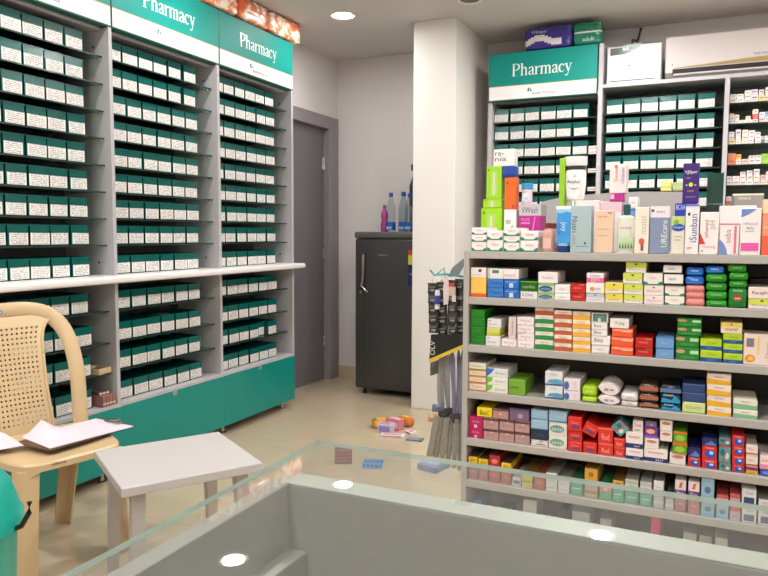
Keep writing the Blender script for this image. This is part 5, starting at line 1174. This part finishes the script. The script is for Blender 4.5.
def blister(px, py, l, w_, rz, base, pill, label):
    q = onZ(px, py, 0); m = MB(); m.box((-l/2, -w_/2, 0), (l/2, w_/2, .0012), mat(base, .3, metal=.3), bev=.0004)
    for i in range(5):
        for j in range(2):
            cx = -l/2+l*(i+.5)/5; cy = -w_/2+w_*(j+.5)/2
            m.lathe([(.0072, .0012), (.0066, .004), (.0035, .0056)], mat(pill, .25), (cx, cy, 0), 12, sy=1.3)
    tag(m.build('blister_pack', None, (q.x, q.y, .0005), rz, smooth=True), label, 'blister pack')
q = onZ(343.5, 463, 0); m = MB(); m.box((-.046, -.02, 0), (.046, .02, .093), mat((134, 72, 80), .4), bev=.003)
for i in range(4): m.box((-.036, -.0206, .012+i*.02), (.036, -.02, .02+i*.02), mat((166, 108, 112), .4))
tag(m.build('floor_packet', None, (q.x, q.y, .0005), YAW), 'maroon striped packet standing on the floor, seen through the counter glass', 'packet', 'packets lying on the floor')
blister(373, 464, .11, .15, YAW-.1, (70, 150, 200), (40, 110, 180), 'blue blister pack on the floor beside the maroon packet')

# ================================================================ STOOL
c4 = [Vector((-2.005, 1.812)), Vector((-1.634, 1.589)), Vector((-1.379, 1.975)), Vector((-1.768, 2.234))]
cen = sum(c4, Vector((0, 0)))/4; ax = (c4[1]-c4[0]+c4[2]-c4[3])/2; ay = (c4[3]-c4[0]+c4[2]-c4[1])/2
rzs = math.atan2(ax.y, ax.x); sw, sd = ax.length, ay.length
st = empty('low_stool', 'off-white square low table with grey legs beside the plastic chair', 'stool', (cen.x, cen.y, 0), rzs)
MB().box((-sw/2, -sd/2, .418), (sw/2, sd/2, .45), mat((190, 186, 184), .3, noise=.02, nscale=8), bev=.003).build('table_top', st)
LEGM = mat((176, 168, 164), .45)
for sx in (-1, 1):
    for sy in (-1, 1):
        m = MB(); tx, ty = sx*(sw/2-.062), sy*(sd/2-.062); fx, fy = sx*(sw/2-.045), sy*(sd/2-.045); a = .022
        m.add([(tx-a, ty-a, .418), (tx+a, ty-a, .418), (tx+a, ty+a, .418), (tx-a, ty+a, .418), (fx-a*.8, fy-a*.8, 0), (fx+a*.8, fy-a*.8, 0), (fx+a*.8, fy+a*.8, 0), (fx-a*.8, fy+a*.8, 0)],
              [(0, 1, 2, 3), (7, 6, 5, 4), (4, 5, 1, 0), (5, 6, 2, 1), (6, 7, 3, 2), (7, 4, 0, 3)], LEGM)
        m.build('leg', st)

# ================================================================ PLASTIC CHAIR
ang = math.radians(76); SH = .44
Bc = onZ(124, 441, SH); wv = Vector((math.cos(ang), math.sin(ang))); bv = Vector((-wv.y, wv.x))
CW, CD = .44, .42
origin = Vector((Bc.x, Bc.y))-wv*.19+bv*CD/2
ch = empty('plastic_chair', 'cream moulded plastic chair with a woven-look back, clipboard on it', 'chair', (origin.x, origin.y, 0), ang)
# local: x along the front edge (+x = right corner B), +y = backward
def seat_z(x, y): return SH-.012*(1-(2*x/CW)**2)*(1-(2*y/CD)**2)-.006*max(0, -2*y/CD)**3
m = MB(); n = 18; vs = []
def sq(u, v, f=1):   # map unit square to a rounded outline
    x = u*CW/2; y = v*CD/2; r = .2
    k = 1-.1*(abs(u)*abs(v))**4
    return x*k*(1+.14*v), y*k
for i in range(n+1):
    for j in range(n+1):
        x, y = sq(-1+2*i/n, -1+2*j/n); vs.append((x, y, seat_z(x, y)))
m.add(vs, [(i*(n+1)+j, (i+1)*(n+1)+j, (i+1)*(n+1)+j+1, i*(n+1)+j+1) for i in range(n) for j in range(n)], CREAM)
m.add([(x, y, z-.006) for x, y, z in vs], [(i*(n+1)+j, i*(n+1)+j+1, (i+1)*(n+1)+j+1, (i+1)*(n+1)+j) for i in range(n) for j in range(n)], CREAM)
ring_ = [sq(-1+2*i/n, -1) for i in range(n)]+[sq(1, -1+2*i/n) for i in range(n)]+[sq(1-2*i/n, 1) for i in range(n)]+[sq(-1, 1-2*i/n) for i in range(n)]
N = len(ring_); vs = []
def apron(x, y):     # apron deepens near the corners to flow into the legs
    q = min(abs(x)/(CW/2*(1+.14*2*y/CD)), abs(y)/(CD/2)); return .03+.055*max(0, (q-.62)/.38)**2
for x, y in ring_: z = seat_z(x, y); vs += [(x, y, z), (x*1.03, y*1.03, z-.008), (x*1.035, y*1.035, z-apron(x, y)), (x*1.01, y*1.01, z-apron(x, y))]
m.add(vs, [(i*4+j, i*4+j+1, ((i+1) % N)*4+j+1, ((i+1) % N)*4+j) for i in range(N) for j in range(3)], CREAM)
m.build('seat', ch, smooth=True)
mk = MB(); mk.word('nilkamal', 0, 0, .05, mat((70, 60, 60), .5), 0); mk.build('maker_mark', ch, (-.07, -CD/2*1.036-.001, SH-.017))
for sx in (-1, 1):
    for sy in (-1, 1):
        m = MB(); secs = []
        for k in range(9):
            f = k/8; z = (SH-.03)*(1-f); spread = .010+.022*f + (.03*f if sy > 0 else 0)
            cx, cy = sx*((.19 if sy < 0 else .205)+(.002+spread*.6 if sy < 0 else -.03*f)), sy*(CD/2*.955+spread-.012); a = (.068 if sy < 0 else .06)*(1-f)+.05*f; th2 = .007
            # L-section opening inwards with a rounded outer corner
            o_ = [(0, -a), (0, -.02), (-.006, -.006), (-.02, 0), (-a, 0), (-a, -th2), (-.022, -th2), (-.012, -.012), (-th2, -.022), (-th2, -a)]
            secs.append([(cx+sx*px_, cy+sy*py_, z) for px_, py_ in o_])
        q = len(secs[0]); vs = [p for s_ in secs for p in s_]
        fs = [(k*q+i, k*q+(i+1) % q, (k+1)*q+(i+1) % q, (k+1)*q+i) for k in range(8) for i in range(q)]+[tuple(range(q)), tuple(reversed(range(8*q, 9*q)))]
        if sx*sy < 0: fs = [tuple(reversed(f)) for f in fs]
        m.add(vs, fs, CREAM); m.build('leg', ch, smooth=True)
# back frame : rounded hoop
yb0 = CD/2*.93; BT = .928; hwB = .285
def back_y(z): f = (z-SH)/(BT-SH); return yb0+.02*f+.10*f*f
pts = []
for k in range(41):
    u = -1+2*k/40.
    a = u*PI/2
    e = .37
    xx = hwB*(abs(math.sin(a))**.5)*(1 if a > 0 else -1)
    zz = SH-.02+(BT-SH+.02)*(abs(math.cos(a))**e if abs(math.cos(a)) > 1e-6 else 0)
    f = (zz-SH)/(BT-SH); xx *= .98+.02*min(1, max(0, f)*2)
    pts.append((xx-.05, back_y(max(zz, SH)), zz))
# resample uniformly
P_ = [Vector(p) for p in pts]; Ls = [0]
for i in range(1, len(P_)): Ls.append(Ls[-1]+(P_[i]-P_[i-1]).length)
rs_ = []
for k in range(49):
    t_ = Ls[-1]*k/48; i = max(j for j in range(len(Ls)) if Ls[j] <= t_+1e-9); i = min(i, len(P_)-2)
    rs_.append(P_[i].lerp(P_[i+1], (t_-Ls[i])/max(1e-9, Ls[i+1]-Ls[i])))
m = MB(); m.tube(rs_, [.034]*49, CREAM, 12, rb=[.015]*49, up=Vector((0, 1, 0))); m.build('back_frame', ch, smooth=True)
# woven back panel with real holes
def panel(u, v):   # u -1..1, v 0..1
    z = SH-.012+v*(BT-SH-.012); hw = .142+.045*(v-.45)**2*4*.5+.02*max(0, v-.8)/.2
    if v > .9: hw = hw*(1+.15*(v-.9)/.1)
    y = back_y(z)-.004+.018*(1-u*u)*math.sin(min(1, v*1.1)*PI)*1.0
    return Vector((u*hw-.045, y, z))
m = MB(); NU, NV = 17, 24
def holed(u0, u1, v0, v1, hole):
    for th3, flip in ((0, 0), (.005, 1)):
        o8 = []
        for uu, vv in ((u0, v0), (u1, v0), (u1, v1), (u0, v1)):
            p = panel(uu, vv); o8.append((p.x, p.y+th3, p.z))
        if hole:
            um, vm = (u0+u1)/2, (v0+v1)/2; du, dv = (u1-u0)*.2, (v1-v0)*.2
            for uu, vv in ((um-du, vm-dv), (um+du, vm-dv), (um+du, vm+dv), (um-du, vm+dv)):
                p = panel(uu, vv); o8.append((p.x, p.y+th3, p.z))
            fs = [(0, 1, 5, 4), (1, 2, 6, 5), (2, 3, 7, 6), (3, 0, 4, 7)]
        else: fs = [(0, 1, 2, 3)]
        if flip: fs = [tuple(reversed(f)) for f in fs]
        m.add(o8, fs, CREAM)
    if hole:
        a = [panel(uu, vv) for uu, vv in ((um-du, vm-dv), (um+du, vm-dv), (um+du, vm+dv), (um-du, vm+dv))]
        vs = [tuple(p) for p in a]+[(p.x, p.y+.005, p.z) for p in a]
        m.add(vs, [(i, i+4, (i+1) % 4+4, (i+1) % 4) for i in range(4)], CREAM)
for i in range(NU):
    for j in range(NV):
        u0, u1 = -1+2*i/NU, -1+2*(i+1)/NU; v0, v1 = j/NV, (j+1)/NV
        holed(u0, u1, v0, v1, (0 < i < NU-1) and (1 < j < NV-2))
for sg in (-1, 1):
    eg = [panel(sg, k/24) for k in range(25)]
    m.tube([(p.x, p.y+.002, p.z) for p in eg], .007, CREAM, 8)
m.build('back_panel', ch, smooth=True)
bdg = MB(); bdg.lathe([(.011, 0), (.011, .0015)], mat((60, 90, 190), .3), n=20, sx=1.7, sy=.9, M=Matrix.Rotation(PI/2, 4, 'X'))
bdg.box((-.015, -.0022, -.003), (-.004, -.0014, .003), mat((200, 60, 80), .4)); bdg.box((-.002, -.0022, -.003), (.013, -.0014, .003), mat((226, 232, 240), .4))
bdg.build('badge', ch, (-.05, back_y(BT)-.0165, BT-.002))
# clipboard and papers
def seatpt(px, py, z): return onZ(px, py, z)
zB = SH+.012
cl = [seatpt(14, 443, zB), seatpt(50, 451, zB), seatpt(136, 426, zB), seatpt(100, 418.5, zB)]
o0 = cl[0]
cp = empty('clipboard', 'brown clipboard with metal clip lying across the chair seat', 'clipboard', (o0.x, o0.y, zB))
m = MB(); loc_ = [(q-o0) for q in cl]; m.prism([(q.x, q.y) for q in loc_], -.0015, .0015, mat((88, 64, 48), .5)); 
if True:
    pass
m.build('board', cp)
cm = (loc_[2]+loc_[3])/2; cm2 = cm*.965+ (loc_[0]+loc_[1])/2*.035
dv = (loc_[2]-loc_[3]).normalized(); lv = ((loc_[2]+loc_[3])/2-(loc_[0]+loc_[1])/2).normalized()
m = MB(); R4 = Matrix(((dv.x, lv.x, 0, cm2.x), (dv.y, lv.y, 0, cm2.y), (0, 0, 1, .0015), (0, 0, 0, 1)))
m.box((-.045, -.02, .004), (.045, .008, .008), CHROME, bev=.001, M=R4); m.box((-.02, -.012, .0075), (.02, .012, .016), CHROME, bev=.002, M=R4); m.box((-.045, .004, 0), (.045, .01, .008), CHROME, bev=.001, M=R4)
m.build('clip', cp)
def sheet(c, zoff, curl, label, seedv):
    n = 12; vs = []
    for i in range(n+1):
        for j in range(n+1):
            u, v = i/n, j/n
            q = c[0].lerp(c[1], u).lerp(c[3].lerp(c[2], u), v)
            z = zoff+curl(u, v); vs.append((q.x, q.y, z))
    k = len(vs); fs = [(i*(n+1)+j, (i+1)*(n+1)+j, (i+1)*(n+1)+j+1, i*(n+1)+j+1) for i in range(n) for j in range(n)]
    vs2 = vs+[(x, y, z-.0008) for x, y, z in vs]; fs = fs+[tuple(q+k for q in reversed(f)) for f in fs]
    m = MB(); m.add(vs2, fs, mat((216, 208, 218), .6)); tag(m.build('paper_sheet', smooth=True), label, 'paper', 'papers on the chair seat')
sheet([seatpt(22, 438, zB), seatpt(50, 449.3, zB), seatpt(134, 427, zB), seatpt(96, 419, zB)], zB+.003, lambda u, v: .085*max(0, .6-u)*max(0, 1-abs(v-.25)/.25)**1.3, 'white sheet of paper lying along the clipboard under its clip', 1)
sheet([seatpt(-34, 440, zB), seatpt(-14, 454, zB), seatpt(24, 447, zB+.0), seatpt(2, 433, zB)], zB+.006, lambda u, v: .022*math.sin(v*PI)*(1-u), 'white sheet of paper curling at the left of the clipboard', 2)

# ================================================================ TEAL DUSTBIN
bz = .60; edge = onZ(16, 526, bz); r0 = .15
dirr = RT0.copy(); cx, cy = (edge-dirr*r0).x, (edge-dirr*r0).y
db = empty('dustbin', 'teal plastic dustbin with swing lid in front of the chair', 'dustbin', (cx, cy, 0))
TB = mat((16, 158, 140), .3, noise=.04, nscale=6)
MB().lathe([(r0*.72, 0), (r0*.74, .01), (r0*.9, bz-.02), (r0*.93, bz-.01)], TB, n=40).build('bin_body', db, smooth=True)
MB().lathe([(r0*.93, bz-.012), (r0, bz-.012), (r0*1.0, bz+.015), (r0*.95, bz+.03), (r0*.92, bz+.045), (r0*.84, bz+.085), (r0*.66, bz+.12), (r0*.35, bz+.14), (.001, bz+.145)], TB, n=40).build('swing_lid', db, smooth=True)
m = MB(); e = edge-Vector((cx, cy, 0)); u_ = Vector((e.x, e.y, 0)).normalized()
m.tube([tuple(u_*(r0-.0)+Vector((0, 0, bz-.005))), tuple(u_*(r0+.012)+Vector((0, 0, bz-.0))), tuple(u_*(r0+.03)+Vector((0, 0, bz+.03))), tuple(u_*(r0+.032)+Vector((0, 0, bz+.055)))], .006, BLACK, 8); m.build('handle', db, smooth=True)

# ================================================================ GLASS COUNTER
G = 1.095; gt = .0033
ca = onZ(318, 440, G); cbx = 1.3
GX0, GY1 = ca.x, ca.y; GY0 = -.38; GX1 = cbx
sA = onZ(304.6, 472.6, G-gt); sB = onZ(287.4, 482.6, G-gt)
ct = empty('glass_counter', 'glass-topped grey display counter in the foreground', 'counter', (0, 0, 0))
m = MB(); m.add([(GX0, GY0, G), (GX1, GY0, G), (GX1, GY1, G), (GX0, GY1, G)], [(0, 1, 2, 3)], GL_COUNTER)
m.add([(GX0, GY0, G-gt), (GX0, GY1, G-gt), (GX1, GY1, G-gt), (GX1, GY0, G-gt)], [(0, 1, 2, 3)], GL_COUNTER)
m.add([(GX0, GY0, G), (GX1, GY0, G), (GX1, GY1, G), (GX0, GY1, G), (GX0, GY0, G-gt), (GX1, GY0, G-gt), (GX1, GY1, G-gt), (GX0, GY1, G-gt)], [(0, 4, 5, 1), (1, 5, 6, 2), (2, 6, 7, 3), (3, 7, 4, 0)], GL_EDGE)
m.build('glass_top', ct)
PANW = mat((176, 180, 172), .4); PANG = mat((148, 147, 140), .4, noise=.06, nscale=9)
zt_ = G-gt-.0008; WX = sB.x; YO, YI = onZ(440, 495.5, G-gt).y, onZ(440, 509, G-gt).y
def pbox(name, a, b, m_): return MB().box(a, b, m_, bev=.0006).build(name, ct)
# back wall (towards the shelving) with light top edge
pbox('rear_panel', (WX-.012, YI, 0), (GX1-.05, YO, zt_-.0012), PANG)
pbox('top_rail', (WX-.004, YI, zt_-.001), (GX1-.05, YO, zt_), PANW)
pbox('side_panel', (WX-.012, GY0+.03, 0), (WX, YI-.0002, zt_), PANG)
pbox('side_panel', (GX1-.05-.012, GY0+.03, 0), (GX1-.05, YI-.0002, zt_-.0022), PANG)
pbox('front_panel', (WX, GY0+.03, 0), (GX1-.0625, GY0+.045, zt_), PANG)
zl = onY(286, 546, YI).z; xl = onZ(314, 545, zl).x
pbox('inner_step', (WX+.0002, GY0+.046, zl-.3), (xl, YI-.0006, zl-.0012), PANG)
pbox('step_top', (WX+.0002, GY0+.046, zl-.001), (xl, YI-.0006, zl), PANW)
pbox('tray_floor', (xl+.0002, GY0+.046, zl-.21), (GX1-.063, YI-.0006, zl-.2), PANG)

# ================================================================ CAMERA, WORLD, VIEW
cam = bpy.data.cameras.new('camera'); co = bpy.data.objects.new('camera', cam); COL.objects.link(co)
cam.sensor_fit = 'HORIZONTAL'; cam.sensor_width = 36; cam.lens = F*36/768; cam.clip_start = .02
co.matrix_world = Matrix(((RT.x, -DN.x, -FW.x, CAM.x), (RT.y, -DN.y, -FW.y, CAM.y), (RT.z, -DN.z, -FW.z, CAM.z), (0, 0, 0, 1)))
SC.camera = co
wd = bpy.data.worlds.new('world'); SC.world = wd; wd.use_nodes = True
wd.node_tree.nodes['Background'].inputs[0].default_value = (.5, .5, .5, 1); wd.node_tree.nodes['Background'].inputs[1].default_value = .2
SC.view_settings.view_transform = 'Standard'; SC.view_settings.look = 'None'; SC.view_settings.gamma = 1; SC.view_settings.use_curve_mapping = False
SC.view_settings.exposure = 2.24
